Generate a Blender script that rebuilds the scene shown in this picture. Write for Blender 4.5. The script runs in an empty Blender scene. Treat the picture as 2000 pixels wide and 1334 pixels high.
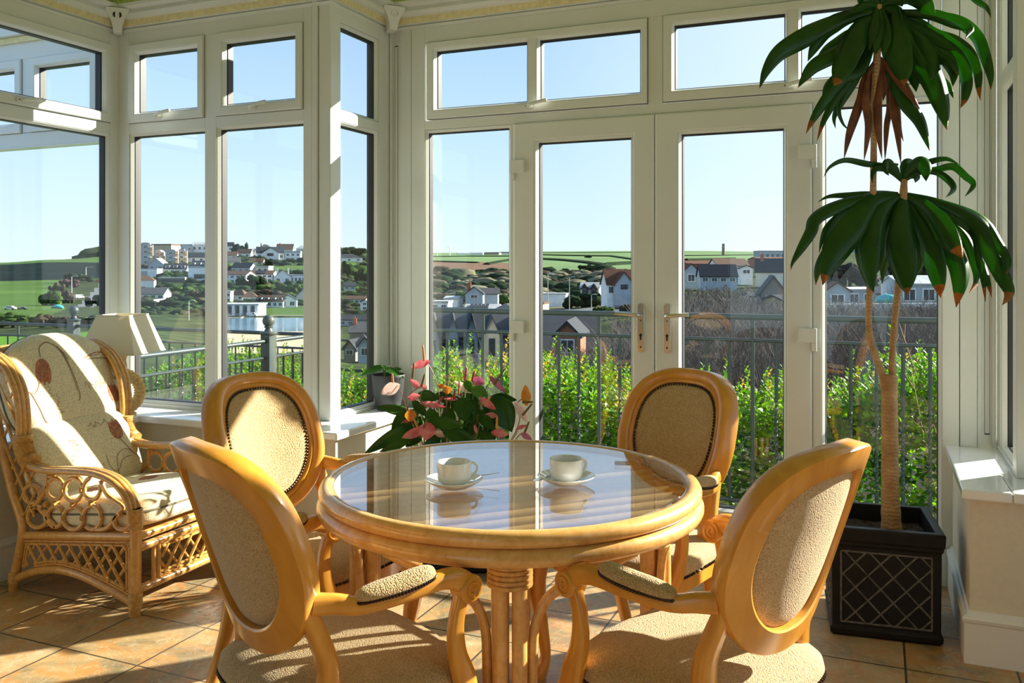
import bpy, bmesh, math, random
from math import sin, cos, pi, radians, sqrt, atan2
from mathutils import Vector, Matrix, noise

# ------------------------------------------------------------------ camera, sky, sun, exposure
F, TH, YH, EYE = 1690.0, 0.4007, 521.0, 1.30          # focal length and horizon row for a 2000 x 1334 frame
scn = bpy.context.scene
col = scn.collection
cam_d = bpy.data.cameras.new('camera')
cam_d.sensor_width = 36.0
cam_d.lens = F / 2000 * 36.0
cam_d.shift_y = (YH - 667.0) / 2000.0
cam_d.clip_start = 0.05
cam_d.clip_end = 9000
cam = bpy.data.objects.new('camera', cam_d)
cam.location = (0, 0, EYE)
cam.rotation_euler = (pi / 2, 0, TH)
col.objects.link(cam)
scn.camera = cam

SUN_AZ = atan2(0.718, 0.697)
SUN_EL = radians(24.0)
SUN_DIR = Vector((cos(SUN_AZ) * cos(SUN_EL), sin(SUN_AZ) * cos(SUN_EL), sin(SUN_EL)))
sd = bpy.data.lights.new('sun', 'SUN')
sd.energy = 17.0
sd.angle = radians(0.55)
sd.color = (1.0, 0.93, 0.80)
sun = bpy.data.objects.new('sun', sd)
sun.rotation_euler = SUN_DIR.to_track_quat('Z', 'Y').to_euler()
sun.location = (6, 8, 6)
col.objects.link(sun)

world = bpy.data.worlds.new('sky')
scn.world = world
world.use_nodes = True
wn, wl = world.node_tree.nodes, world.node_tree.links
wn.clear()
wo = wn.new('ShaderNodeOutputWorld')
wb = wn.new('ShaderNodeBackground')
wb.inputs['Strength'].default_value = 1.0
tc = wn.new('ShaderNodeTexCoord')
sep = wn.new('ShaderNodeSeparateXYZ')
wl.new(tc.outputs['Generated'], sep.inputs[0])
ramp = wn.new('ShaderNodeValToRGB')
cr = ramp.color_ramp
cr.elements[0].position = 0.0
cr.elements[0].color = (0.80, 0.95, 1.0, 1)
cr.elements[1].position = 1.0
cr.elements[1].color = (0.16, 0.36, 0.78, 1)
e = cr.elements.new(0.12); e.color = (0.60, 0.82, 1.0, 1)
e = cr.elements.new(0.30); e.color = (0.38, 0.61, 0.97, 1)
wl.new(sep.outputs['Z'], ramp.inputs[0])
dotn = wn.new('ShaderNodeVectorMath'); dotn.operation = 'DOT_PRODUCT'
dotn.inputs[1].default_value = SUN_DIR
wl.new(tc.outputs['Generated'], dotn.inputs[0])
ramp2 = wn.new('ShaderNodeValToRGB')
ramp2.color_ramp.elements[0].position = 0.45
ramp2.color_ramp.elements[0].color = (0, 0, 0, 1)
ramp2.color_ramp.elements[1].position = 1.0
ramp2.color_ramp.elements[1].color = (1, 1, 1, 1)
wl.new(dotn.outputs['Value'], ramp2.inputs[0])
mixw = wn.new('ShaderNodeMix'); mixw.data_type = 'RGBA'
wl.new(ramp2.outputs[0], mixw.inputs[0])
wl.new(ramp.outputs[0], mixw.inputs[6])
mixw.inputs[7].default_value = (1.15, 1.2, 1.18, 1)
wl.new(mixw.outputs[2], wb.inputs['Color'])
wl.new(wb.outputs[0], wo.inputs[0])

scn.view_settings.view_transform = 'Standard'
scn.view_settings.look = 'None'
scn.view_settings.gamma = 1.0
scn.view_settings.use_curve_mapping = False
scn.view_settings.exposure = 0.2
scn.cycles.transparent_max_bounces = 24
scn.cycles.max_bounces = 10
scn.cycles.diffuse_bounces = 5
scn.cycles.glossy_bounces = 5

rnd = random.Random(7)

# ------------------------------------------------------------------ helpers
S_, C_ = sin(TH), cos(TH)
def at(px, py, d):
    """world point seen at pixel px, py at distance d along the view"""
    u = (px - 1000) / F
    v = -(py - YH) / F
    return Vector((d * (-S_ + u * C_), d * (C_ + u * S_), EYE + d * v))

def vx(v): return v if isinstance(v, Vector) else Vector(v)

class MB:
    """collects shapes and links them as one mesh object"""
    def __init__(s): s.v = []; s.f = []; s.m = []; s.s = []
    def add(s, vs, fs, mi=0, smooth=False):
        o = len(s.v)
        s.v += [tuple(p) for p in vs]
        for f in fs:
            s.f.append(tuple(i + o for i in f)); s.m.append(mi); s.s.append(smooth)
    def box(s, a, b, mi=0):
        x0, y0, z0 = a; x1, y1, z1 = b
        s.add([(x0,y0,z0),(x1,y0,z0),(x1,y1,z0),(x0,y1,z0),(x0,y0,z1),(x1,y0,z1),(x1,y1,z1),(x0,y1,z1)],
              [(0,3,2,1),(4,5,6,7),(0,1,5,4),(1,2,6,5),(2,3,7,6),(3,0,4,7)], mi)
    def boxc(s, c, h, M=None, mi=0):
        n = len(s.v)
        s.box((c[0]-h[0],c[1]-h[1],c[2]-h[2]), (c[0]+h[0],c[1]+h[1],c[2]+h[2]), mi)
        if M is not None:
            for i in range(n, len(s.v)): s.v[i] = tuple(M @ Vector(s.v[i]))
    def sweep(s, path, rx, ry=None, n=10, mi=0, up=(0,0,1), closed=False, power=2.0, smooth=True, cap=True):
        """tube along path; rx across, ry along the 'up' side; power>2 squares the section"""
        P = [vx(p) for p in path]; m = len(P)
        RX = rx if isinstance(rx, (list, tuple)) else [rx] * m
        if ry is None: ry = rx
        RY = ry if isinstance(ry, (list, tuple)) else [ry] * m
        up = Vector(up); vs = []; prevA = None
        for i in range(m):
            if closed: t = P[(i+1) % m] - P[i-1]
            else: t = P[min(i+1, m-1)] - P[max(i-1, 0)]
            if t.length < 1e-9: t = Vector((0,0,1))
            t.normalize()
            if prevA is None:
                a = t.cross(up)
                if a.length < 1e-3: a = t.cross(Vector((1,0,0)))
            else:
                a = prevA - t * prevA.dot(t)
            a.normalize(); prevA = a
            b = a.cross(t)
            for k in range(n):
                q = 2 * pi * (k + .5) / n
                cx, sy = cos(q), sin(q)
                if power != 2.0:
                    e_ = 2.0 / power
                    cx = math.copysign(abs(cx) ** e_, cx); sy = math.copysign(abs(sy) ** e_, sy)
                vs.append(P[i] + a * (cx * RX[i]) + b * (sy * RY[i]))
        fs = []
        for i in range(m if closed else m - 1):
            j = (i + 1) % m
            for k in range(n):
                l = (k + 1) % n
                fs.append((i*n+k, i*n+l, j*n+l, j*n+k))
        if cap and not closed:
            fs.append(tuple(range(n))[::-1]); fs.append(tuple(range((m-1)*n, m*n)))
        s.add(vs, fs, mi, smooth)
    def lathe(s, prof, c=(0,0,0), n=24, mi=0, smooth=True, caps=True):
        vs = []; fs = []
        for r, z in prof:
            for k in range(n):
                q = 2*pi*k/n
                vs.append((c[0]+r*cos(q), c[1]+r*sin(q), c[2]+z))
        for i in range(len(prof)-1):
            for k in range(n):
                l = (k+1) % n
                fs.append((i*n+k, i*n+l, (i+1)*n+l, (i+1)*n+k))
        if caps:
            if prof[0][0] > 1e-6: fs.append(tuple(range(n))[::-1])
            if prof[-1][0] > 1e-6: fs.append(tuple(range((len(prof)-1)*n, len(prof)*n)))
        s.add(vs, fs, mi, smooth)
    def ball(s, c, r, n=8, mi=0, sc=(1,1,1)):
        pr = [(r*sin(pi*i/n), -r*cos(pi*i/n)) for i in range(n+1)]
        k0 = len(s.v)
        s.lathe([(max(a, 1e-5), z) for a, z in pr], (0,0,0), n*2 if n > 4 else n+2, mi, True, False)
        for i in range(k0, len(s.v)):
            x, y, z = s.v[i]; s.v[i] = (c[0]+x*sc[0], c[1]+y*sc[1], c[2]+z*sc[2])
    def prism(s, poly, axis, a, b, mi=0, smooth=False):
        """poly of 2D points extruded along axis 'x','y' or 'z' from a to b"""
        def mk(p, t):
            return {'x': (t, p[0], p[1]), 'y': (p[0], t, p[1]), 'z': (p[0], p[1], t)}[axis]
        n = len(poly)
        vs = [mk(p, a) for p in poly] + [mk(p, b) for p in poly]
        fs = [tuple(range(n))[::-1], tuple(range(n, 2*n))] + [(i, (i+1) % n, n+(i+1) % n, n+i) for i in range(n)]
        s.add(vs, fs, mi, smooth)
    def grid(s, fn, nu, nv, mi=0, smooth=True, wrapu=False):
        vs = [fn(i/nu, j/nv) for j in range(nv+1) for i in range(nu + (0 if wrapu else 1))]
        w = nu if wrapu else nu+1
        fs = []
        for j in range(nv):
            for i in range(nu):
                k = (i+1) % w if wrapu else i+1
                fs.append((j*w+i, j*w+k, (j+1)*w+k, (j+1)*w+i))
        s.add(vs, fs, mi, smooth)
    def xf(s, M, start=0):
        for i in range(start, len(s.v)): s.v[i] = tuple(M @ Vector(s.v[i]))
        return s
    def build(s, name, mats, parent=None, bevel=0, seg=2, label=None, fixn=True):
        me = bpy.data.meshes.new(name)
        me.from_pydata(s.v, [], s.f)
        if not isinstance(mats, (list, tuple)): mats = [mats]
        for m in mats: me.materials.append(m)
        me.polygons.foreach_set('material_index', s.m)
        me.polygons.foreach_set('use_smooth', s.s)
        if fixn:
            bm = bmesh.new(); bm.from_mesh(me)
            bmesh.ops.recalc_face_normals(bm, faces=bm.faces)
            bm.to_mesh(me); bm.free()
        if any(s.s): me.set_sharp_from_angle(angle=radians(44))
        me.update()
        o = bpy.data.objects.new(name, me)
        col.objects.link(o)
        if parent is not None: o.parent = parent
        if label: o['label'] = label
        if bevel:
            b = o.modifiers.new('bevel', 'BEVEL'); b.width = bevel; b.segments = seg
            b.limit_method = 'ANGLE'; b.angle_limit = radians(40)
        return o

def tag(o, label=None, cat=None, group=None, kind=None):
    if label: o['label'] = label
    if cat: o['category'] = cat
    if group: o['group'] = group
    if kind: o['kind'] = kind
    return o
def empty(name, loc=(0,0,0), rz=0.0, label=None, cat=None, group=None, kind=None):
    o = bpy.data.objects.new(name, None)
    o.location = loc; o.rotation_euler = (0, 0, rz); o.empty_display_size = 0.1
    col.objects.link(o)
    return tag(o, label, cat, group, kind)
KIDS = {}
def copy_tree(o, loc, rz, label=None, group=None):
    def rec(src, par):
        c = src.copy(); col.objects.link(c)
        if par is not None:
            c.parent = par
        for ch in [x for x in list(src.children)]: rec(ch, c)
        return c
    r = rec(o, None)
    r.location = loc; r.rotation_euler = (0, 0, rz)
    return tag(r, label, None, group)

def spline(pts, n=8, closed=False):
    """Catmull-Rom through pts"""
    P = [vx(p) for p in pts]; out = []
    m = len(P)
    for i in range(m if closed else m-1):
        p0 = P[i-1] if (i > 0 or closed) else P[0]
        p1 = P[i]; p2 = P[(i+1) % m]
        p3 = P[(i+2) % m] if (closed or i+2 < m) else P[m-1]
        for k in range(n):
            t = k/n
            out.append(0.5*((2*p1)+(p2-p0)*t+(2*p0-5*p1+4*p2-p3)*t*t+(3*p1-p0-3*p2+p3)*t**3))
    if not closed: out.append(P[-1])
    return out
def lerpl(vals, n):
    """resample a list of numbers to n entries"""
    out = []
    for i in range(n):
        t = i/(n-1)*(len(vals)-1); k = min(int(t), len(vals)-2); out.append(vals[k]+(vals[k+1]-vals[k])*(t-k))
    return out

# ------------------------------------------------------------------ materials
def sr(r, g, b):
    f = lambda c: (c/255/12.92) if c/255 <= .04045 else ((c/255+.055)/1.055)**2.4
    return (f(r), f(g), f(b), 1)
class NT:
    def __init__(s, name):
        s.m = bpy.data.materials.new(name); s.m.use_nodes = True
        s.n, s.l = s.m.node_tree.nodes, s.m.node_tree.links
        s.p = s.n['Principled BSDF']; s.out = s.n['Material Output']
    def new(s, t, **k):
        nd = s.n.new('ShaderNode' + t)
        for a, v in k.items():
            if hasattr(nd, a): setattr(nd, a, v)
        return nd
    def co(s): return s.new('TexCoord').outputs['Object']
    def tex(s, t, vec, **inp):
        nd = s.new('Tex' + t)
        s.l.new(vec, nd.inputs['Vector'])
        for a, v in inp.items():
            a = a.replace('_', ' ')
            if a in nd.inputs: nd.inputs[a].default_value = v
        return nd
    def mapping(s, vec, scale=(1,1,1), loc=(0,0,0), rot=(0,0,0)):
        nd = s.new('Mapping'); s.l.new(vec, nd.inputs[0])
        nd.inputs['Scale'].default_value = scale; nd.inputs['Location'].default_value = loc; nd.inputs['Rotation'].default_value = rot
        return nd.outputs[0]
    def ramp(s, fac, stops):
        nd = s.new('ValToRGB'); s.l.new(fac, nd.inputs[0])
        e = nd.color_ramp.elements
        e[0].position, e[0].color = stops[0]; e[1].position, e[1].color = stops[-1]
        for p, c in stops[1:-1]:
            x = e.new(p); x.color = c
        return nd.outputs[0]
    def mix(s, fac, a, b, mode='MIX'):
        nd = s.new('Mix', data_type='RGBA', blend_type=mode)
        for i, v in ((0, fac), (6, a), (7, b)):
            if isinstance(v, (float, int, tuple)): nd.inputs[i].default_value = v
            else: s.l.new(v, nd.inputs[i])
        return nd.outputs[2]
    def math(s, op, a, b=None):
        nd = s.new('Math', operation=op)
        for i, v in enumerate((a, b)):
            if v is None: continue
            if isinstance(v, (int, float)): nd.inputs[i].default_value = v
            else: s.l.new(v, nd.inputs[i])
        return nd.outputs[0]
    def color(s, v):
        if isinstance(v, tuple): s.p.inputs['Base Color'].default_value = v
        else: s.l.new(v, s.p.inputs['Base Color'])
    def set(s, **k):
        for a, v in k.items():
            s.p.inputs[a.replace('_', ' ')].default_value = v
    def bump(s, h, strength=.3, dist=.01):
        nd = s.new('Bump'); nd.inputs['Strength'].default_value = strength; nd.inputs['Distance'].default_value = dist
        s.l.new(h, nd.inputs['Height']); s.l.new(nd.outputs[0], s.p.inputs['Normal'])

def simple(name, c, rough=.5, var=.0, scale=20, metal=0, coat=0, spec=.5, bump=0):
    t = NT(name); t.set(Roughness=rough, Metallic=metal, Coat_Weight=coat)
    t.p.inputs['Specular IOR Level'].default_value = spec
    if var or bump:
        nz = t.tex('Noise', t.co(), Scale=scale, Detail=4.0)
        if var:
            k1 = tuple(min(1, x*(1-var)) for x in c[:3]) + (1,); k2 = tuple(min(1, x*(1+var)) for x in c[:3]) + (1,)
            t.color(t.ramp(nz.outputs[0], [(.3, k1), (.7, k2)]))
        else: t.color(c)
        if bump: t.bump(nz.outputs[0], bump, .01)
    else: t.color(c)
    return t.m
def leafmat(name, c1, c2, scale=9, trans=.35, rough=.35, tint=(1.0, 1.0, .45, 1)):
    t = NT(name)
    nz = t.tex('Noise', t.co(), Scale=scale, Detail=3.0)
    cc = t.ramp(nz.outputs[0], [(.35, c1), (.65, c2)])
    t.color(cc); t.set(Roughness=rough); t.p.inputs['Specular IOR Level'].default_value = .35
    tr = t.new('BsdfTranslucent'); t.l.new(t.mix(1.0, cc, tint, 'MULTIPLY'), tr.inputs[0])
    ms = t.new('MixShader'); ms.inputs[0].default_value = trans
    t.l.new(t.p.outputs[0], ms.inputs[1]); t.l.new(tr.outputs[0], ms.inputs[2]); t.l.new(ms.outputs[0], t.out.inputs[0])
    return t.m
def woodmat(name, c1, c2, scale=(3, 3, 30), rough=.3, coat=.4, str_=.6):
    t = NT(name)
    mp = t.mapping(t.co(), scale)
    nz = t.tex('Noise', mp, Scale=3.0, Detail=6.0, Distortion=1.2)
    t.color(t.ramp(nz.outputs[0], [(.3, c1), (.7, c2)]))
    t.set(Roughness=rough, Coat_Weight=coat, Coat_Roughness=.15)
    return t.m
M = {}
M['upvc'] = simple('white_upvc', (.69, .72, .675, 1), .28, .02, 6)
M['gasket'] = simple('black_gasket', (.012, .012, .014, 1), .5)
M['seam'] = simple('grey_joint', (.22, .22, .2, 1), .6)
M['wall'] = simple('cream_wall_paint', (.72, .66, .52, 1), .7, .03, 60, bump=.02)
M['skirt'] = simple('white_skirting_paint', (.80, .79, .74, 1), .35)
M['sill'] = simple('white_sill_board', (.86, .87, .86, 1), .12, coat=.3)
M['creamtrim'] = simple('cream_trim_strip', (.74, .66, .36, 1), .5, .12, 40)
M['brass'] = simple('satin_nickel', (.66, .65, .62, 1), .22, metal=1)
M['hole'] = simple('dark_socket', (.01, .01, .01, 1), .5)
def glassmat(name, ior=1.5, tint=(1, 1, 1, 1), gl=(1, 1, 1, 1)):
    t = NT(name); t.n.remove(t.p)
    geo = t.new('NewGeometry')
    mr = t.new('MapRange'); t.l.new(geo.outputs['Backfacing'], mr.inputs[0])
    mr.inputs[3].default_value = ior; mr.inputs[4].default_value = 1/ior
    fr = t.new('Fresnel'); t.l.new(mr.outputs[0], fr.inputs[0])
    a = t.new('BsdfTransparent'); a.inputs[0].default_value = tint
    b = t.new('BsdfGlossy'); b.inputs['Roughness'].default_value = 0.0; b.inputs[0].default_value = gl
    ms = t.new('MixShader'); t.l.new(fr.outputs[0], ms.inputs[0]); t.l.new(a.outputs[0], ms.inputs[1]); t.l.new(b.outputs[0], ms.inputs[2])
    t.l.new(ms.outputs[0], t.out.inputs[0])
    return t.m
M['glass'] = glassmat('window_glass', 1.36, (.975, .99, .985, 1))
M['tableglass'] = glassmat('table_glass', 3.0, (.95, .975, .97, 1))
M['wood'] = woodmat('honey_beech', (.60, .245, .028, 1), (.72, .325, .046, 1), (6, 6, 1.5), .28, .35)
M['rattan'] = woodmat('honey_rattan', (.50, .24, .055, 1), (.68, .37, .11, 1), (14, 14, 14), .3, .3)
M['rattan_l'] = woodmat('pale_rattan', (.60, .31, .082, 1), (.76, .44, .16, 1), (12, 12, 12), .28, .4)
M['bind'] = simple('cane_binding', (.58, .32, .09, 1), .4, .25, 80)
def fabric():
    t = NT('tan_woven_fabric'); co = t.co()
    vo = t.tex('Voronoi', t.mapping(co, (1, 1, 1)), Scale=300.0)
    nz = t.tex('Noise', co, Scale=40.0, Detail=4.0)
    base = t.ramp(nz.outputs[0], [(.3, (.60, .415, .185, 1)), (.7, (.74, .53, .26, 1))])
    t.color(t.mix(t.ramp(vo.outputs['Distance'], [(.1, (0, 0, 0, 1)), (.75, (1, 1, 1, 1))]), base, (.42, .26, .105, 1)))
    t.set(Roughness=.85, Sheen_Weight=.25)
    inv = t.math('SUBTRACT', 1.0, vo.outputs['Distance'])
    t.bump(inv, .8, .003)
    return t.m
M['fabric'] = fabric()
M['nail'] = simple('bronze_nail_heads', (.05, .028, .014, 1), .35, metal=.8)
def cushionmat():
    t = NT('linen_cushion_print'); co = t.co()
    nz = t.tex('Noise', co, Scale=160.0, Detail=5.0)
    n2 = t.tex('Noise', co, Scale=14.0, Detail=3.0)
    a = t.ramp(nz.outputs[0], [(.36, (.53, .455, .29, 1)), (.56, (.76, .69, .49, 1))])
    t.color(t.mix(t.math('MULTIPLY', n2.outputs[0], .35), a, (.62, .50, .30, 1)))
    t.set(Roughness=.9, Sheen_Weight=.2); t.bump(nz.outputs[0], .25, .003)
    return t.m
M['cushion'] = cushionmat()
M['tulip'] = simple('rust_print', (.40, .15, .075, 1), .9, .45, 90)
M['print'] = simple('brown_print', (.24, .14, .075, 1), .9)
M['piping'] = simple('grey_brown_piping', (.17, .145, .095, 1), .9)
def tiles():
    t = NT('slate_floor_tiles'); co = t.co()
    mp = t.mapping(co, (1, 1, 1), (2.555, -2.12, 0))
    br = t.tex('Brick', mp, Scale=1.0, Mortar_Size=.004, Mortar_Smooth=.15, Bias=0.0, Brick_Width=.3294, Row_Height=.3167)
    br.offset = 0.0; br.squash = 1.0
    br.inputs['Color1'].default_value = (0, 0, 0, 1); br.inputs['Color2'].default_value = (1, 1, 1, 1); br.inputs['Mortar'].default_value = (.5, .5, .5, 1)
    n1 = t.tex('Noise', co, Scale=3.2, Detail=8.0, Roughness=.62, Distortion=1.2)
    n2 = t.tex('Noise', co, Scale=7.5, Detail=6.0, Distortion=2.0)
    n3 = t.tex('Noise', co, Scale=45.0, Detail=6.0)
    ms = t.tex('Noise', co, Scale=5.0, Detail=5.0, Distortion=4.0)
    a = t.ramp(n1.outputs[0], [(.25, (.13, .10, .055, 1)), (.42, (.25, .19, .10, 1)), (.55, (.42, .285, .13, 1)), (.75, (.52, .42, .25, 1))])
    b = t.mix(t.ramp(n2.outputs[0], [(.42, (0, 0, 0, 1)), (.68, (.8, .8, .8, 1))]), a, (.50, .22, .055, 1))
    b = t.mix(t.ramp(ms.outputs[0], [(.485, (0, 0, 0, 1)), (.5, (.35, .35, .35, 1)), (.515, (0, 0, 0, 1))]), b, (.70, .64, .5, 1))
    b = t.mix(t.math('MULTIPLY', t.math('SUBTRACT', br.outputs['Color'], .35), .35), b, (.62, .50, .36, 1))
    t.color(t.mix(br.outputs['Fac'], b, (.075, .055, .035, 1)))
    rg = t.ramp(n3.outputs[0], [(.3, (.28, .28, .28, 1)), (.7, (.5, .5, .5, 1))]); t.l.new(rg, t.p.inputs['Roughness'])
    hh = t.math('SUBTRACT', t.math('ADD', t.math('MULTIPLY', n1.outputs[0], .8), t.math('MULTIPLY', n3.outputs[0], .2)), t.math('MULTIPLY', br.outputs['Fac'], .6))
    t.bump(hh, .35, .012)
    return t.m
M['tiles'] = tiles()
def roofblind():
    t = NT('yellow_green_roof_panel'); t.set(Roughness=.6)
    vo = t.tex('Voronoi', t.co(), Scale=28.0); vo.feature = 'DISTANCE_TO_EDGE'
    cc = t.ramp(vo.outputs['Distance'], [(.0, (.36, .40, .10, 1)), (.05, (.66, .72, .34, 1))])
    t.color(cc)
    tr = t.new('BsdfTranslucent'); t.l.new(cc, tr.inputs[0])
    ms = t.new('MixShader'); ms.inputs[0].default_value = .15
    t.l.new(t.p.outputs[0], ms.inputs[1]); t.l.new(tr.outputs[0], ms.inputs[2]); t.l.new(ms.outputs[0], t.out.inputs[0])
    return t.m
M['roof'] = roofblind()
M['housewall'] = simple('house_render', (.42, .38, .30, 1), .8)
M['china'] = simple('white_china', (.88, .88, .86, 1), .08, coat=.6)
M['steel'] = simple('polished_steel', (.66, .66, .66, 1), .12, metal=1)
M['planter'] = simple('black_fibre_planter', (.007, .0065, .006, 1), .5, .4, 30, spec=.3)
M['plantline'] = simple('worn_grey_relief', (.11, .105, .09, 1), .6, .5, 60)
M['soil'] = simple('dark_potting_soil', (.045, .028, .016, 1), .95, .5, 70, bump=.8)
def bark():
    t = NT('pale_cane_bark'); co = t.co()
    w = t.tex('Wave', t.mapping(co, (1, 1, 1)), Scale=22.0, Distortion=7.0, Detail=3.0, Detail_Scale=2.0); w.bands_direction = 'Z'
    nz = t.tex('Noise', co, Scale=25.0, Detail=6.0)
    a = t.ramp(nz.outputs[0], [(.3, (.36, .20, .075, 1)), (.7, (.56, .36, .17, 1))])
    t.color(t.mix(t.math('MULTIPLY', w.outputs['Fac'], .35), a, (.30, .16, .06, 1)))
    t.set(Roughness=.7); t.bump(w.outputs['Fac'], .35, .006)
    return t.m
M['bark'] = bark()
def dracaenaleaf(name, c1, c2, c3, trans):
    t = NT(name)
    uv = t.new('UVMap')
    w = t.tex('Wave', t.mapping(uv.outputs[0], (1, .0, 1)), Scale=5.0, Distortion=.6)
    nz = t.tex('Noise', t.co(), Scale=7.0, Detail=3.0)
    a = t.ramp(nz.outputs[0], [(.35, c1), (.65, c2)])
    cc = t.mix(t.math('MULTIPLY', w.outputs['Fac'], .35), a, c3)
    t.color(cc); t.set(Roughness=.3)
    tr = t.new('BsdfTranslucent'); t.l.new(t.mix(1.0, cc, (2.2, 2.4, .6, 1), 'MULTIPLY'), tr.inputs[0])
    ms = t.new('MixShader'); ms.inputs[0].default_value = trans
    t.l.new(t.p.outputs[0], ms.inputs[1]); t.l.new(tr.outputs[0], ms.inputs[2]); t.l.new(ms.outputs[0], t.out.inputs[0])
    return t.m
M['drac'] = dracaenaleaf('glossy_dark_leaf', (.014, .062, .009, 1), (.028, .105, .014, 1), (.06, .18, .02, 1), .46)
M['drac_brown'] = leafmat('scorched_leaf_tip', (.30, .10, .02, 1), (.45, .17, .03, 1), 30, .35, .6)
M['drac_dry'] = leafmat('dried_brown_leaf', (.15, .055, .025, 1), (.26, .10, .04, 1), 20, .25, .6)
M['anth'] = leafmat('anthurium_leaf', (.018, .085, .012, 1), (.05, .16, .02, 1), 9, .3, .25)
M['anth_l'] = leafmat('young_anthurium_leaf', (.10, .28, .03, 1), (.16, .36, .05, 1), 9, .4, .25)
M['spathe_p'] = leafmat('pink_spathe', (.66, .13, .17, 1), (.80, .36, .36, 1), 25, .35, .2, (1, .8, .8, 1))
M['spathe_w'] = leafmat('blush_spathe', (.80, .50, .46, 1), (.85, .72, .66, 1), 22, .4, .2, (1, .95, .9, 1))
M['spathe_m'] = leafmat('mauve_spathe', (.42, .10, .18, 1), (.60, .24, .32, 1), 25, .3, .2, (1, .8, .95, 1))
M['spathe_o'] = leafmat('withered_orange_spathe', (.55, .16, .03, 1), (.75, .30, .06, 1), 25, .35, .5)
M['spadix_o'] = simple('orange_spadix', (.62, .24, .08, 1), .5)
M['spadix_r'] = simple('red_spadix', (.45, .02, .06, 1), .4)
M['spadix_b'] = simple('olive_spadix', (.16, .10, .03, 1), .5)
M['stemr'] = simple('red_brown_stem', (.20, .07, .035, 1), .5)
M['stemg'] = simple('green_stem', (.10, .20, .03, 1), .5)
M['greypot'] = simple('matt_grey_pot', (.026, .028, .032, 1), .55)
def lampshade():
    t = NT('cream_lampshade_cloth'); t.color((.84, .80, .68, 1)); t.set(Roughness=.8)
    tr = t.new('BsdfTranslucent'); tr.inputs[0].default_value = (.82, .76, .52, 1)
    ms = t.new('MixShader'); ms.inputs[0].default_value = .35
    t.l.new(t.p.outputs[0], ms.inputs[1]); t.l.new(tr.outputs[0], ms.inputs[2]); t.l.new(ms.outputs[0], t.out.inputs[0])
    return t.m
M['shade'] = lampshade()
M['rope'] = simple('straw_rope', (.62, .42, .17, 1), .8, .3, 120, bump=.3)
M['iron'] = simple('green_grey_iron', (.032, .050, .050, 1), .45, spec=.35)
# ------------------------------------------------------------------ room shell
XL, YM, XR, YD, XQ, YN, XW, YB = -3.73, 3.43, -2.40, 3.96, 0.47, 3.43, 1.95, -2.2
SILL = 0.575
class Wall:
    """maps (u along the wall, z, n towards the room) to the world"""
    def __init__(s, o, u, n): s.o, s.u, s.n = Vector(o), Vector(u), Vector(n)
    def __call__(s, u, z, n): return s.o + s.u*u + s.n*n + Vector((0, 0, z))
WD = Wall((0, YD, 0), (1, 0, 0), (0, -1, 0))
WM = Wall((0, YM, 0), (1, 0, 0), (0, -1, 0))
WN = Wall((0, YN, 0), (1, 0, 0), (0, -1, 0))
WR = Wall((XR, 0, 0), (0, 1, 0), (1, 0, 0))
WL = Wall((XL, 0, 0), (0, 1, 0), (1, 0, 0))
WQ = Wall((XQ, 0, 0), (0, 1, 0), (-1, 0, 0))
WW = Wall((XW, 0, 0), (0, 1, 0), (-1, 0, 0))

def wbox(mb, W, u0, u1, z0, z1, n0, n1, mi=0):
    p = [W(u0,z0,n0),W(u1,z0,n0),W(u1,z1,n0),W(u0,z1,n0),W(u0,z0,n1),W(u1,z0,n1),W(u1,z1,n1),W(u0,z1,n1)]
    mb.add(p, [(0,3,2,1),(4,5,6,7),(0,1,5,4),(1,2,6,5),(2,3,7,6),(3,0,4,7)], mi)
def ring(mb, W, u0, u1, z0, z1, prof, mi=0):
    vs = []
    for t, n in prof:
        for u, z in ((u0+t, z0+t), (u1-t, z0+t), (u1-t, z1-t), (u0+t, z1-t)): vs.append(W(u, z, n))
    k = len(prof); fs = []
    for i in range(k):
        j = (i+1) % k
        for c in range(4):
            d = (c+1) % 4
            fs.append((i*4+c, i*4+d, j*4+d, j*4+c))
    mb.add(vs, fs, mi)
def bead(mb, W, u0, u1, z0, z1):
    """sloping glazing bead and black gasket round a visible pane u0..z1"""
    w = .014
    ring(mb, W, u0-w, u1+w, z0-w, z1+w, [(0, -.03), (0, .030), (.003, .030), (w, .014), (w, -.03)], 0)
    ring(mb, W, u0-.001, u1+.001, z0-.001, z1+.001, [(0, -.028), (0, .0135), (.0045, .010), (.0045, -.028)], 1)
def pane(W, u0, u1, z0, z1, parent):
    m = MB(); wbox(m, W, u0-.004, u1+.004, z0-.004, z1+.004, -.008, -.002)
    return m.build('pane', M['glass'], parent)
FR = [M['upvc'], M['gasket'], M['seam']]
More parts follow.
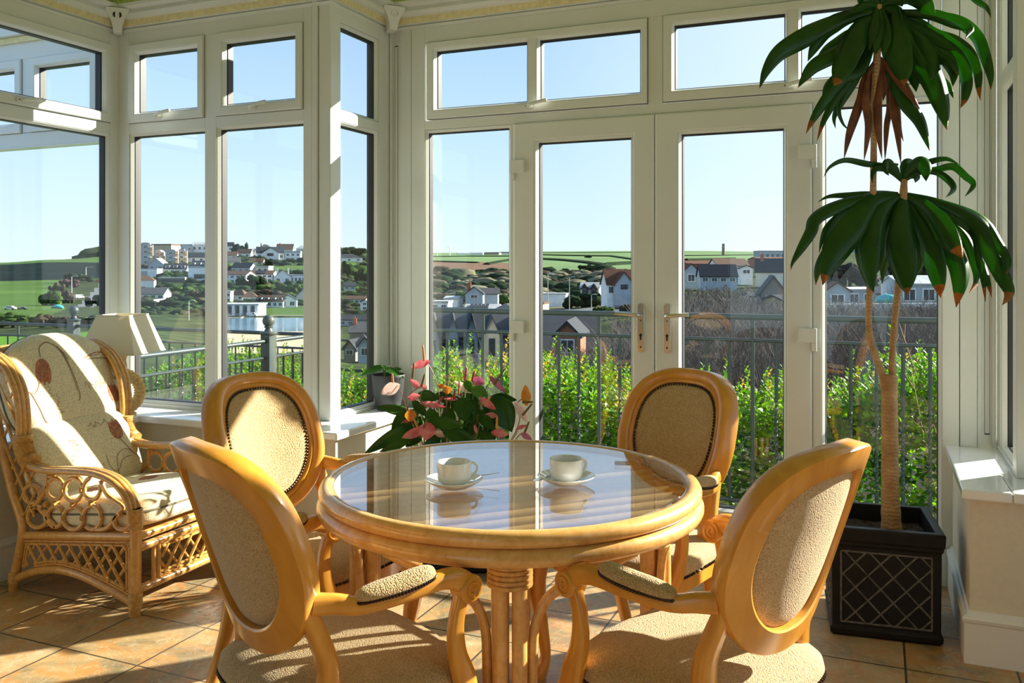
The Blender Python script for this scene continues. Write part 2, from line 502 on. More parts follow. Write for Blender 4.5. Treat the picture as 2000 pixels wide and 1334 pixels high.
def sash(W, u0, u1, z0, z1, panes, parent, handle=None, name='sash', w=.042):
    m = MB()
    pz0, pz1 = panes[0][2], panes[0][3]; pu0, pu1 = panes[0][0], panes[-1][1]
    b = .012
    vs = [(0, .0), (0, .046), (.003, .050)]
    # four mitred members, widths given by the panes
    L, R, B, T = pu0-b-u0, u1-pu1-b, pz0-b-z0, z1-pz1-b
    def cor(t, n):
        return [W(u0+L*t, z0+B*t, n), W(u1-R*t, z0+B*t, n), W(u1-R*t, z1-T*t, n), W(u0+L*t, z1-T*t, n)]
    prof = [(0, -.01), (0, .044), (.08, .049), (.92, .049), (1, .044), (1, -.01)]
    vv = []
    for t, n in prof: vv += cor(t, n)
    k = len(prof); fs = []
    for i in range(k):
        j = (i+1) % k
        for c in range(4): fs.append((i*4+c, i*4+(c+1) % 4, j*4+(c+1) % 4, j*4+c))
    m.add(vv, fs)
    ring(m, W, u0-.003, u1+.003, z0-.003, z1+.003, [(0, .02), (0, .0352), (.006, .0352), (.006, .02)], 2)
    for i in range(len(panes)-1):
        wbox(m, W, panes[i][1]+b, panes[i+1][0]-b, pz0-b, pz1+b, -.01, .046)
    for p in panes: 
        ring(m, W, p[0]-b-.001, p[1]+b+.001, p[2]-b-.001, p[3]+b+.001, [(0, -.02), (0, .046), (.003, .046), (b, .024), (b, -.02)])
        ring(m, W, p[0]-.001, p[1]+.001, p[2]-.001, p[3]+.001, [(0, -.02), (0, .022), (.004, .018), (.004, -.02)], 1)
    s = m.build(name, FR, parent, bevel=.0)
    for p in panes: pane(W, p[0], p[1], p[2], p[3], s)
    if handle:
        hu, hz, sgn = handle
        h = MB()
        wbox(h, W, hu-.022, hu+.022, hz-.011, hz+.011, .048, .062)
        pts = [W(hu, hz, .06), W(hu, hz, .075), W(hu+sgn*.02, hz+.004, .082), W(hu+sgn*.06, hz+.012, .082), W(hu+sgn*.10, hz+.018, .078)]
        h.sweep(spline(pts, 4), [.009]*17, [.006]*17, 8, up=W.n)
        h.ball(W(hu-.012, hz, .062), .0035, 4, 1)
        h.build('handle', [M['upvc'], M['hole']], s, bevel=.002)
    return s
def frame(name, W, bars, fixed, label=None):
    m = MB()
    for u0, u1, z0, z1 in bars: wbox(m, W, u0, u1, z0, z1, -.035, .034)
    for p in fixed: bead(m, W, *p)
    o = m.build(name, FR, None, bevel=.0025)
    tag(o, label, kind='structure')
    for p in fixed: pane(W, p[0], p[1], p[2], p[3], o)
    return o

TB, TT, HT = 1.995, 2.05, 2.53            # transom bottom/top, head of frame
# --- door wall
bars = [(-2.229, -2.152, 0, HT), (.239, .300, 0, HT), (-2.152, .239, 2.452, HT), (-2.152, .239, TB+.008, TT),
        (-.980, -.912, TT, 2.452), (-1.672, -1.654, .03, TB+.008), (-.260, -.225, .03, TB+.008),
        (-2.152, -1.672, 0, .09), (-.225, .239, 0, .09), (-1.672, -.225, 0, .028)]
wd = frame('window_1', WD, bars, [(-2.138, -1.686, .105, 1.988), (-.211, .225, .105, 1.980)])
sash(WD, -2.134, -.984, 2.056, 2.448, [(-2.084, -1.587, 2.110, 2.402), (-1.517, -1.020, 2.110, 2.402)], wd, (-1.565, 2.082, 1))
sash(WD, -.908, .232, 2.056, 2.448, [(-.859, -.376, 2.110, 2.402), (-.308, .190, 2.110, 2.402)], wd, (-.36, 2.082, 1))
def door(name, u0, u1, p0, p1, hx, sgn, hinge):
    r = sash(WD, u0, u1, .03, 2.002, [(p0, p1, .22, 1.902)], None, None, name)
    tag(r, kind='structure')
    h = MB()
    z0, z1 = .905, 1.132
    poly = []
    for i in range(9): a = pi*i/8; poly.append((hx+.0175*cos(a), z1-.0175+.0175*sin(a)))
    for i in range(9): a = pi+pi*i/8; poly.append((hx+.0175*cos(a), z0+.0175+.0175*sin(a)))
    n = len(poly)
    h.add([WD(u, z, .049) for u, z in poly] + [WD(u, z, .057) for u, z in poly],
          [tuple(range(n))[::-1], tuple(range(n, 2*n))] + [(i, (i+1) % n, n+(i+1) % n, n+i) for i in range(n)])
    for zz, rr in ((1.052, .004), (.93, .005), (.985, .008)): h.ball(WD(hx, zz, .057), rr, 4, 1)
    wbox(h, WD, hx-.004, hx+.004, .962, .985, .055, .059, 1)
    hd = h.build('door_handle', [M['brass'], M['hole']], r, bevel=.0015)
    l = MB()
    pts = [WD(hx, 1.078, .055), WD(hx, 1.078, .09), WD(hx+sgn*.012, 1.079, .103), WD(hx+sgn*.05, 1.081, .106), WD(hx+sgn*.108, 1.085, .102)]
    l.sweep(spline(pts, 5), .0095, .0095, 12)
    l.build('lever', M['brass'], hd)
    for z in (1.79, 1.005, .26):
        g = MB(); e0 = hinge
        a, b = sorted((e0, e0 + (.075 if e0 < -.9 else -.075)))
        wbox(g, WD, a, b, z-.03, z+.032, .046, .066)
        a, b = sorted((e0, e0 + (.022 if e0 < -.9 else -.022)))
        wbox(g, WD, a, b, z-.068, z-.03, .046, .060)
        g.build('hinge', M['upvc'], r, bevel=.003)
    return r
door('door_1', -1.652, -.9485, -1.524, -1.063, -1.010, -1, -1.664)
door('door_2', -.9455, -.262, -.826, -.381, -.887, 1, -.242)

# --- mid wall left, left return, left wall, right return and the two right walls
def two_light(name, W, u0, u1, s1, s2, mull, z0=SILL, hand=(1, 1)):
    (a0, a1), (b0, b1) = s1, s2
    bars = [(u0, a0-.003, z0, 2.535), (b1+.003, u1, z0, 2.535), (a0-.003, b1+.003, 2.463, 2.535), (a0-.003, b1+.003, TB+.004, TT-.004),
            (mull[0], mull[1], z0, 2.463), (a0-.003, b1+.003, z0, z0+.018)]
    w = frame(name, W, bars, [(a0+.016, mull[0]-.012, z0+.033, TB-.010), (mull[1]+.012, b1-.014, z0+.033, TB-.010)])
    e = .047
    sash(W, a0, mull[0]-.003, TT, 2.46, [(a0+.052, mull[0]-.046, 2.108, 2.408)], w, ((a0+mull[0])/2-.02, 2.074, hand[0]))
    sash(W, mull[1]+.003, b1, TT, 2.46, [(mull[1]+.055, b1-.046, 2.108, 2.408)], w, ((b1+mull[1])/2-.02, 2.074, hand[1]))
    return w

def mk_m(name, W, off, flip):
    g = (lambda a, b: (a, b)) if not flip else (lambda a, b: (2*off-b, 2*off-a))
    B = [g(-3.700, -3.620)+(SILL, 2.535), g(-2.514, -2.467)+(SILL, 2.535), g(-3.620, -2.514)+(2.463, 2.535), g(-3.620, -3.112)+(TB, TT-.002), g(-3.040, -2.514)+(TB, TT-.002),
         g(-3.112, -3.040)+(SILL, 2.463), g(-3.620, -2.514)+(SILL, SILL+.018)]
    w = frame(name, W, B, [g(-3.604, -3.126)+(SILL+.033, TB-.012), g(-3.026, -2.528)+(SILL+.033, TB-.012)])
    sash(W, *g(-3.617, -3.115), TT, 2.46, [g(-3.560, -3.160)+(2.105, 2.405)], w, (g(-3.40, -3.36)[0], 2.074, 1))
    sash(W, *g(-3.037, -2.517), TT, 2.46, [g(-2.982, -2.562)+(2.105, 2.405)], w, (g(-2.80, -2.76)[0], 2.074, 1))
mk_m('window_2', WM, 0, False)
mk_m('window_6', WN, (XR+XQ)/2, True)
def mk_r(name, W):
    B = [(3.455, 3.482, SILL, 2.535), (3.832, 3.965, SILL, 2.535), (3.482, 3.832, 2.468, 2.535), (3.482, 3.832, TB, TT-.008), (3.482, 3.832, SILL, SILL+.018)]
    frame(name, W, B, [(3.497, 3.816, SILL+.033, TB-.014), (3.497, 3.816, TT+.008, 2.453)])
mk_r('window_3', WR)
mk_r('window_5', WQ)
def mk_side(name, W, ys):
    B = [(ys[0]-.06, ys[0], SILL, 2.535), (ys[-1], ys[-1]+.055, SILL, 2.535), (ys[0], ys[-1], 2.463, 2.535), (ys[0], ys[-1], SILL, SILL+.018)]
    fx = []
    for i in range(1, len(ys)-1): B.append((ys[i]-.036, ys[i]+.036, SILL, 2.463))
    spans = []
    for i in range(len(ys)-1):
        a = ys[i] + (.036 if i else 0); b = ys[i+1] - (.036 if i < len(ys)-2 else 0)
        spans.append((a, b)); B.append((a, b, TB, TT)); fx.append((a+.014, b-.014, SILL+.033, TB-.014))
    w = frame(name, W, B, fx)
    for a, b in spans: sash(W, a+.003, b-.003, TT+.003, 2.46, [(a+.045, b-.045, 2.108, 2.410)], w, ((a+b)/2, 2.076, 1))
mk_side('window_4', WL, (.11, 1.15, 2.25, 3.345))
mk_side('window_7', WW, (.11, 1.15, 2.25, 3.345))
for nm, x0, x1 in (('wall_light_block_left', XL-.1, XL+.03), ('wall_light_block_right', XW-.03, XW+.1)):  # solid end walls added out of view to cut the ambient light
    m = MB(); m.box((x0, YB, SILL), (x1, .05, 2.66)); tag(m.build(nm, M['housewall']), kind='structure')

# mirror image of the mid wall's head and vents, built solid beyond the glass
def mirrored_vents():
    g = lambda a, b: (2*XL-b, 2*XL-a)
    B = [g(-3.66, -3.620)+(1.965, 2.66), g(-2.514, -2.467)+(-.3, 2.66), g(-3.620, -2.514)+(2.463, 2.66), g(-3.620, -2.514)+(1.965, TT-.002), g(-3.112, -3.040)+(TT, 2.463)]
    w = frame('window_8', WM, B, [])
    sash(WM, *g(-3.617, -3.115), TT, 2.46, [g(-3.560, -3.160)+(2.105, 2.405)], w, None)
    sash(WM, *g(-3.037, -2.517), TT, 2.46, [g(-2.982, -2.562)+(2.105, 2.405)], w, None)
    m = MB(); a, b = g(-3.66, -2.467); wbox(m, WM, a, b, 2.556, 2.588, .034, .05, 1); wbox(m, WM, a, b, 2.59, 2.66, .034, .08)
    m.build('head_moulding', [M['upvc'], M['creamtrim']], w)
mirrored_vents()
# --- corner posts and filler panels beside the doors
m = MB()
m.box((XR-.065, YM-.038, SILL), (XR-.034, YM+.03, 2.56)); m.box((XR-.030, YM-.030, SILL), (XR+.036, YM+.055, 2.56))
m.box((XR-.036, YM-.02, SILL), (XR-.028, YM+.02, 2.56), 1)
tag(m.build('trim_1', FR[:1]+[M['seam']], None, bevel=.004), kind='structure')
m = MB()
m.box((XQ+.034, YN-.038, SILL), (XQ+.065, YN+.03, 2.56)); m.box((XQ-.036, YN-.030, SILL), (XQ+.030, YN+.055, 2.56))
tag(m.build('trim_2', FR[:1], None, bevel=.004), kind='structure')
m = MB()
m.box((XL-.04, YM-.055, SILL), (XL+.032, YM+.04, 2.56))
tag(m.build('trim_3', FR[:1], None, bevel=.006), kind='structure')
m = MB(); m.box((XW-.032, YN-.055, SILL), (XW+.04, YN+.04, 2.56))
tag(m.build('trim_4', FR[:1], None, bevel=.006), kind='structure')
def filler(name, a, b, sgn):
    """panel between the door frame (at b) and the bay corner (at a)"""
    m = MB()
    lo, hi = min(a, b), max(a, b)
    wbox(m, WD, lo, hi, 0, 2.53, -.04, .012)
    x = lambda t: a + (b-a)*t
    def bar(t0, t1, n1, z0=SILL, z1=2.53, mi=0):
        u0, u1 = sorted((x(t0), x(t1))); wbox(m, WD, u0, u1, z0, z1, .0, n1, mi)
    bar(.52, .97, .030); bar(.40, .50, .022); bar(.02, .12, .030); bar(.17, .175, .0135, SILL+.05, 2.46, 1); bar(.30, .31, .0135, SILL+.05, 2.46, 1)
    bar(.17, .31, .0135, 2.455, 2.46, 1); bar(.17, .31, .0135, SILL+.05, SILL+.055, 1)
    bar(.985, 1.0, .014, 0, 2.53, 2)
    tag(m.build(name, FR, None, bevel=.003), kind='structure')
filler('trim_5', XR+.036, -2.229, 1)
filler('trim_6', XQ-.036, .300, -1)

# --- dwarf walls, sills, skirting
def dwarf(name, poly):
    m = MB(); m.prism(poly, 'z', 0, SILL-.034)
    tag(m.build(name, M['wall']), kind='structure')
XLi, YMi, XRi, XQi = -3.35, 3.21, -2.205, .276
dwarf('wall_left', [(XL-.12, YB), (XLi, YB), (XLi, YMi), (XRi, YMi), (XRi, YD-.035), (XR-.06, YD-.035), (XR-.06, YM+.10), (XL-.12, YM+.10)])
dwarf('wall_right', [(XQi, YMi), (XW-.35, YMi), (XW-.35, YB), (XW+.12, YB), (XW+.12, YN+.10), (XQ+.06, YN+.10), (XQ+.06, YD-.035), (XQi, YD-.035)])
def silltop(name, poly):
    m = MB(); m.prism(poly, 'z', SILL-.034, SILL)
    tag(m.build(name, M['sill'], None, bevel=.007, seg=3), kind='structure')
silltop('trim_7', [(XL-.14, YB), (XLi+.035, YB), (XLi+.035, YMi-.04), (XRi-.12, YMi-.04), (XRi-.12, YM+.03), (XL-.14, YM+.03)])
silltop('trim_8', [(XRi-.119, YMi-.04), (XRi+.035, YMi-.04), (XRi+.035, YD-.03), (XR-.04, YD-.03), (XR-.04, YM+.03), (XRi-.119, YM+.03)])
silltop('trim_9', [(XQi-.025, YMi-.04), (XQi+.12, YMi-.04), (XQi+.12, YN+.03), (XQ+.04, YN+.03), (XQ+.04, YD-.03), (XQi-.025, YD-.03)])
silltop('trim_10', [(XQi+.121, YMi-.04), (XW-.385, YMi-.04), (XW-.385, YB), (XW+.14, YB), (XW+.14, YN+.03), (XQi+.121, YN+.03)])
def skirting(name, path):
    """moulded skirting board swept along a floor path; the room lies to the right of the path"""
    prof = [(0, 0), (.018, 0), (.018, .132), (.022, .138), (.024, .148), (.018, .156), (.010, .160), (.008, .168), (0, .170)]
    P = [Vector((p[0], p[1], 0)) for p in path]; vs = []
    for i, p in enumerate(P):
        ns = []
        if i > 0: d = (P[i]-P[i-1]).normalized(); ns.append(Vector((d.y, -d.x, 0)))
        if i < len(P)-1: d = (P[i+1]-P[i]).normalized(); ns.append(Vector((d.y, -d.x, 0)))
        n = sum(ns, Vector()); n.normalize(); n = n / max(.3, n.dot(ns[0]))
        for t, z in prof: vs.append(p + n*t + Vector((0, 0, z)))
    k = len(prof); fs = []
    for i in range(len(P)-1):
        for j in range(k): fs.append((i*k+j, i*k+(j+1) % k, (i+1)*k+(j+1) % k, (i+1)*k+j))
    fs += [tuple(range(k)), tuple(range((len(P)-1)*k, len(P)*k))]
    m = MB(); m.add(vs, fs)
    tag(m.build(name, M['skirt']), kind='structure')
skirting('baseboard_left', [(XLi, YB), (XLi, YMi), (XRi, YMi), (XRi, YD-.04)])
skirting('baseboard_right', [(XQi, YD-.04), (XQi, YMi), (XW-.35, YMi), (XW-.35, YB)])
# --- floor, house wall behind
m = MB(); m.prism([(XL-.12, YB), (XW+.12, YB), (XW+.12, YN+.1), (XQ+.06, YN+.1), (XQ+.06, YD+.04), (XR-.06, YD+.04), (XR-.06, YM+.1), (XL-.12, YM+.1)], 'z', -.12, 0)
tag(m.build('floor', M['tiles']), kind='structure')
m = MB(); m.box((XL-.2, YB-.2, 0), (-1.6, YB, 4.2)); m.box((.2, YB-.2, 0), (XW+.2, YB, 4.2)); m.box((-1.6, YB-.2, 2.1), (.2, YB, 4.2))
tag(m.build('wall_back', M['housewall']), kind='structure')

# --- eaves mouldings with the cream strip, corner brackets, roof
m = MB()
prof = [(-.06, 2.53), (.036, 2.53), (.040, 2.545), (.030, 2.550)], [(.030, 2.550), (.048, 2.556), (.052, 2.588)], [(.052, 2.588), (.075, 2.592), (.085, 2.610), (.080, 2.630), (.11, 2.640), (.115, 2.655), (-.06, 2.665)]
path = [(XL, YB), (XL, YM), (XR, YM), (XR, YD), (XQ, YD), (XQ, YN), (XW, YN), (XW, YB)]
P = [Vector((p[0], p[1], 0)) for p in path]
full = [(p, k) for k, seg in enumerate(prof) for p in seg]
rows = []
for i, p in enumerate(P):
    ns = []
    if i > 0: d = (P[i]-P[i-1]).normalized(); ns.append(Vector((d.y, -d.x, 0)))
    if i < len(P)-1: d = (P[i+1]-P[i]).normalized(); ns.append(Vector((d.y, -d.x, 0)))
    n = sum(ns, Vector()); n.normalize(); n = n / max(.3, n.dot(ns[0]))
    rows.append([p + n*t + Vector((0, 0, z)) for (t, z), k in full])
k = len(full)
for i in range(len(P)-1):
    for j in range(k-1):
        a, b = full[j], full[j+1]
        mi = 1 if (a[1] == 1 and b[1] == 1 and a[0][0] > .04) else 0
        m.add([rows[i][j], rows[i][j+1], rows[i+1][j+1], rows[i+1][j]], [(0, 1, 2, 3)], mi)
    m.add([rows[i][k-1], rows[i][0], rows[i+1][0], rows[i+1][k-1]], [(0, 1, 2, 3)], 0)
tag(m.build('trim_11', [M['upvc'], M['creamtrim']]), kind='structure')
def bracket(x, y, dx, dy, label, hole):
    b = MB()
    prof = [(.0, .0), (.020, .0), (.022, .012), (.024, .035), (.034, .065), (.050, .090), (.056, .105), (.056, .118), (0, .118)]
    full = [(w, z) for w, z in prof] + [(-w, z) for w, z in prof[::-1][1:-1]]
    n = Vector((dx, dy, 0)).normalized(); t = Vector((-n.y, n.x, 0))
    o = Vector((x, y, 2.515))
    k = len(full)
    b.add([o + t*w + Vector((0, 0, z)) + n*0 for w, z in full] + [o + t*w + Vector((0, 0, z)) + n*(.075 + z*.25) for w, z in full],
          [tuple(range(k)), tuple(range(k, 2*k))] + [(i, (i+1) % k, k+(i+1) % k, k+i) for i in range(k)])
    r = b.build('eaves_bracket', M['upvc'], None, bevel=.003)
    tag(r, label, 'bracket', 'bell shaped eaves corner covers')
    h = MB()
    c = o + Vector((0, 0, .082)) + n*(.075 + .082*.25)
    if hole:
        for s in (-1, 1):
            q = c + t*(s*.010)
            pts = [q + t*(s*.011*sin(a)) + Vector((0, 0, .014*cos(a))) for a in [pi*i/8 for i in range(9)]]
            kk = len(pts)
            h.add([p + n*.004 for p in pts] + [p - n*.01 for p in pts], [tuple(range(kk)), tuple(range(kk, 2*kk))] + [(i, (i+1) % kk, kk+(i+1) % kk, kk+i) for i in range(kk)])
        h.build('vent_hole', M['hole'], r, label='black slotted vent hole')
    else:
        pts = [c + t*.018*cos(2*pi*i/20) + Vector((0, 0, .018*sin(2*pi*i/20))) + n*.003 for i in range(20)]
        h.sweep(pts, .0018, .0018, 6, closed=True)
        h.build('round_cap', M['upvc'], r)
bracket(XL+.055, YM-.055, 1, -1, 'white bell shaped eaves corner cover with a black vent hole', True)
bracket(XR+.055, YD-.055, 1, -1, 'white bell shaped eaves corner cover above the bay corner without a hole', False)

def slope(mb, pts, th=.03):
    n = len(pts)
    mb.add([vx(p) for p in pts] + [vx(p)+Vector((0, 0, th)) for p in pts], [tuple(range(n))[::-1], tuple(range(n, 2*n))] + [(i, (i+1) % n, n+(i+1) % n, n+i) for i in range(n)])
m = MB()
zr, ze = 3.75, 2.668
slope(m, [(XL-.1, YM+.1, ze-.02), (XR, YM+.1, ze-.02), (XR+.3, .6, zr), (XL+2.0, .6, zr)])
slope(m, [(XQ, YN+.1, ze-.02), (XW+.1, YN+.1, ze-.02), (XW-2.0, .6, zr), (XQ-.3, .6, zr)])
slope(m, [(XR+.0, YD+.1, ze-.02), (XQ, YD+.1, ze-.02), (XQ-.3, .6, zr+.02), (XR+.3, .6, zr+.02)])
slope(m, [(XL-.1, YB, ze-.02), (XL-.1, YM+.1, ze-.02), (XL+2.0, .6, zr), (XL+2.0, YB, zr)])
slope(m, [(XW+.1, YN+.1, ze-.02), (XW+.1, YB, ze-.02), (XW-2.0, YB, zr), (XW-2.0, .6, zr)])
slope(m, [(XL+2.0, YB, zr), (XL+2.0, .6, zr), (XW-2.0, .6, zr), (XW-2.0, YB, zr)])
slope(m, [(XR, YM+.1, ze-.02), (XR, YD+.1, ze-.02), (XR+.3, .6, zr+.01)])
slope(m, [(XQ, YD+.1, ze-.02), (XQ, YN+.1, ze-.02), (XQ-.3, .6, zr+.01)])
tag(m.build('ceiling', M['roof']), kind='structure')
# ------------------------------------------------------------------ round rattan table with a glass top
TX, TY, TZ = -0.903, 2.12, 0.74
t = empty('dining_table', (TX, TY, 0), TH, 'round rattan dining table with an inset glass top and ribbed rattan under the glass', 'table')
def circ(r, z, n=96): return [(r*cos(2*pi*i/n), r*sin(2*pi*i/n), z) for i in range(n)]
m = MB(); m.sweep(circ(.478, TZ-.016), .022, .020, 14, closed=True); m.build('rim', M['rattan_l'], t)
m = MB(); m.sweep(circ(.482, TZ-.054), .023, .021, 14, closed=True); m.build('rim', M['rattan_l'], t)
m = MB(); m.lathe([(.001, -.004), (.459, -.004), (.462, -.001), (.462, .004), (.460, .006), (.001, .006)], (0, 0, TZ-.006), 96, 0, False)
m.build('glass_top', M['tableglass'], t)
m = MB(); m.lathe([(.4622, -.004), (.4665, -.004), (.4665, .004), (.4622, .004)], (0, 0, TZ-.006), 96, 0, False, False); m.build('glass_seal', M['gasket'], t)
m = MB()
ang = radians(45.2) - TH
ca, sa = cos(ang), sin(ang)
for k in range(-7, 8):
    o = k*.060 + .012
    if abs(o) > .44: continue
    h = sqrt(.462**2 - o*o)
    p = [(-h, 0), (0, 0), (h, 0)]
    m.sweep([(x*ca - o*sa, x*sa + o*ca, TZ-.030) for x, _ in p], .0115, .0105, 10)
m.build('slat_panel', M['rattan_l'], t)
for a in (-pi/2, 0, pi/2, pi):
    leg = MB(); d = Vector((cos(a), sin(a), 0)); p = Vector((-sin(a), cos(a), 0)); Z = Vector((0, 0, 1))
    for s in (-1, 1):
        for q in (.375, .405):
            leg.sweep([d*(q) + p*(s*.021), d*(q+.004) + p*(s*.021) + Z*.25, d*(q) + p*(s*.021) + Z*.668], .0175, .0175, 12, 0) if q > .39 else \
            leg.sweep([d*(q-.01) + p*(s*.021), d*(q-.01) + p*(s*.021) + Z*.668], .0165, .0165, 10, 0)
    lo = leg.build('leg', M['rattan_l'], t)
    b = MB()
    for i in range(6):
        z = .600 + i*.011
        pts = [d*(.387 + .042*cos(u)) + p*(.047*sin(u)) + Z*z for u in [2*pi*k/20 for k in range(20)]]
        b.sweep(pts, .0045, .0058, 6, closed=True, power=3)
    b.build('cane_binding', M['bind'], lo)
    for s in (-1, 1):
        br = MB()
        pts = []
        for (st, rr, z) in ((.050, .392, .0), (.050, .394, .25), (.051, .394, .43), (.057, .396, .51), (.085, .402, .568), (.14, .412, .603), (.22, .425, .628), (.31, .440, .652)):
            # follow the ring away from the leg
            u = a + s*st/rr
            pts.append(Vector((rr*cos(u), rr*sin(u), z)))
        br.sweep(spline(pts, 5), .0115, .0115, 10)
        br.build('brace', M['rattan_l'], lo)
for a in (pi/4, -pi/4):
    m = MB(); m.sweep([(-.36*cos(a), -.36*sin(a), .645 + (.0 if a > 0 else .012)), (.36*cos(a), .36*sin(a), .645 + (.0 if a > 0 else .012))], .012, .012, 10)
    m.build('cross_bar', M['rattan_l'], t)

# ------------------------------------------------------------------ dining chairs
def make_chair():
    r = empty('dining_chair', (0, 0, 0), 0, None, 'chair', 'round backed dining chairs at the table')
    zt, zb, w, tilt = .957, .524, .209, .145
    zc, hz = (zt+zb)/2, (zt-zb)/2
    N = 80
    def oval(th, inset, n):
        """point on the back at angle th, inset from the outer edge, n towards the sitter"""
        c, s = cos(th), sin(th); pw = 2/(3.0 if s > 0 else 2.35)
        cx = math.copysign(abs(c)**pw, c); sz = math.copysign(abs(s)**pw, s)
        wz = w*(1 - .11*max(0, -sz)**1.2)
        x = cx*(wz-inset); dz = sz*(hz-inset)
        y = -tilt*(dz/hz)/2 + .062*(x/w)**2 - .023 + n
        return Vector((x - n*.6*x/w, y, zc + dz + n*.2))
    ths = [2*pi*i/N for i in range(N)]
    m = MB()
    prof = [(.0, .010), (.004, .016), (.016, .020), (.030, .017), (.034, .012), (.040, .015), (.047, .012), (.050, .004), (.0515, -.010), (.053, -.027), (.049, -.031), (.004, -.031), (.0, -.026)]
    k = len(prof)
    vs = [oval(th, a, b) for th in ths for a, b in prof]
    fs = [(i*k+j, i*k+(j+1) % k, ((i+1) % N)*k+(j+1) % k, ((i+1) % N)*k+j) for i in range(N) for j in range(k)]
    m.add(vs, fs, 0, True)
    m.build('back_frame', M['wood'], r)
    m = MB()
    def pad(sign, depth, off):
        rings = [(.048, off), (.056, off+sign*depth*.55), (.075, off+sign*depth*.85), (.11, off+sign*depth), (.16, off+sign*depth*1.08)]
        vs = [oval(th, a, b) for a, b in rings for th in ths]
        cpt = Vector((0, off+sign*depth*1.1-.023, zc))
        fs = [(i*N+j, i*N+(j+1) % N, (i+1)*N+(j+1) % N, (i+1)*N+j) for i in range(len(rings)-1) for j in range(N)]
        vs.append(cpt); fs += [((len(rings)-1)*N+j, (len(rings)-1)*N+(j+1) % N, len(vs)-1) for j in range(N)]
        m.add(vs, fs, 0, True)
    pad(1, .016, .004); pad(-1, .010, -.010)
    m.build('backrest', M['fabric'], r)
    m = MB()
    L = [oval(2*pi*i/720, .0535, .0135) for i in range(720)]
    acc = 0; last = L[0]; step = .0092
    for p in L:
        acc += (p-last).length; last = p
        if acc >= step:
            acc = 0; m.ball(p, .0045, 4, 0, (1, .8, 1))
    m.build('nail_trim', M['nail'], r, label='row of dark bronze upholstery nails')
    # rear legs sweep from the sides of the oval down to the floor
    for s in (-1, 1):
        m = MB()
        pts = [oval(radians(90 - s*98), .022, -.010), oval(radians(90 - s*112), .016, -.008), Vector((s*.182, .082, .545)), Vector((s*.178, .092, .47)), Vector((s*.186, .090, .40)), Vector((s*.192, .065, .25)), Vector((s*.198, .015, .10)), Vector((s*.20, -.03, 0))]
        sp = spline(pts, 6); n = len(sp)
        m.sweep(sp, lerpl([.012, .020, .026, .027, .026, .022, .019, .017], n), lerpl([.015, .018, .020, .022, .022, .020, .017, .016], n), 12, up=(0, 1, 0), power=3.2)
        m.build('leg', M['wood'], r)
    # front cabriole legs
    for s in (-1, 1):
        m = MB()
        pts = [Vector((s*.226, .378, .425)), Vector((s*.240, .398, .36)), Vector((s*.244, .406, .29)), Vector((s*.232, .394, .17)), Vector((s*.224, .384, .07)), Vector((s*.232, .398, .018)), Vector((s*.236, .404, 0))]
        sp = spline(pts, 6); n = len(sp)
        rr = lerpl([.030, .031, .028, .019, .015, .020, .019], n)
        m.sweep(sp, rr, rr, 12, up=(0, 1, 0), power=3)
        m.build('leg', M['wood'], r)
    # seat
    def outline(inset, n=64):
        pts = []
        for i in range(n):
            th = 2*pi*i/n; c, s = cos(th), sin(th); pw = 2/4.2
            x = math.copysign(abs(c)**pw, c); y = math.copysign(abs(s)**pw, s)
            fy = (y+1)/2
            ww = .212 + .050*fy
            yy = .005 + .410*fy + (.028*(1-x*x) if y > 0 else 0)*max(0, y)
            pts.append((x*(ww-inset), .21 + (yy-.21)*(1-inset/.21), 0))
        return pts
    m = MB()
    rings = [(.010, .365), (.0, .375), (.0, .412), (.008, .420), (.05, .421)]
    n = 64; vs = []; fs = []
    for a, z in rings: vs += [(x, y, z) for x, y, _ in outline(a)]
    for i in range(len(rings)-1):
        for j in range(n): fs.append((i*n+j, i*n+(j+1) % n, (i+1)*n+(j+1) % n, (i+1)*n+j))
    fs += [tuple(range(n))[::-1], tuple(range((len(rings)-1)*n, len(rings)*n))]
    m.add(vs, fs, 0, True); m.build('seat_frame', M['wood'], r)
    m = MB()
    rings = [(.004, .412), (-.004, .428), (.000, .448), (.016, .463), (.05, .472), (.10, .477), (.16, .480)]
    vs = []; fs = []
    for a, z in rings: vs += [(x, y, z) for x, y, _ in outline(a)]
    for i in range(len(rings)-1):
        for j in range(n): fs.append((i*n+j, i*n+(j+1) % n, (i+1)*n+(j+1) % n, (i+1)*n+j))
    vs.append((0, .21, .481)); fs += [((len(rings)-1)*n+j, (len(rings)-1)*n+(j+1) % n, len(vs)-1) for j in range(n)]
    m.add(vs, fs, 0, True); st = m.build('seat', M['fabric'], r)
    m = MB(); L = outline(-.003, 480); acc = 0; last = Vector(L[0])
    for p in L:
        p = Vector(p); acc += (p-last).length; last = p
        if acc >= .0098: acc = 0; m.ball((p.x, p.y, .418), .0045, 4)
    m.build('nail_trim', M['nail'], st, label='row of dark bronze upholstery nails')
    # arms
    for s in (-1, 1):
        m = MB()
        pts = [Vector((s*.188, .050, .655)), Vector((s*.204, .09, .650)), Vector((s*.228, .14, .642)), Vector((s*.247, .22, .648)), Vector((s*.262, .30, .660)), Vector((s*.266, .345, .652)), Vector((s*.267, .372, .632))]
        sp = spline(pts, 7); n = len(sp)
        m.sweep(sp, lerpl([.015, .014, .017, .020, .020, .021, .020], n), lerpl([.022, .020, .017, .016, .019, .024, .022], n), 12, power=3)
        # scroll drum
        c = Vector((s*.267, .366, .632)); k0 = len(m.v)
        m.lathe([(.001, -.023), (.025, -.023), (.029, -.019), (.029, .019), (.025, .023), (.001, .023)], (0, 0, 0), 24)
        Mx = Matrix.Translation(c) @ Matrix.Rotation(pi/2, 4, 'Y')
        for i in range(k0, len(m.v)): m.v[i] = tuple(Mx @ Vector(m.v[i]))
        am = m.build('armrest', M['wood'], r)
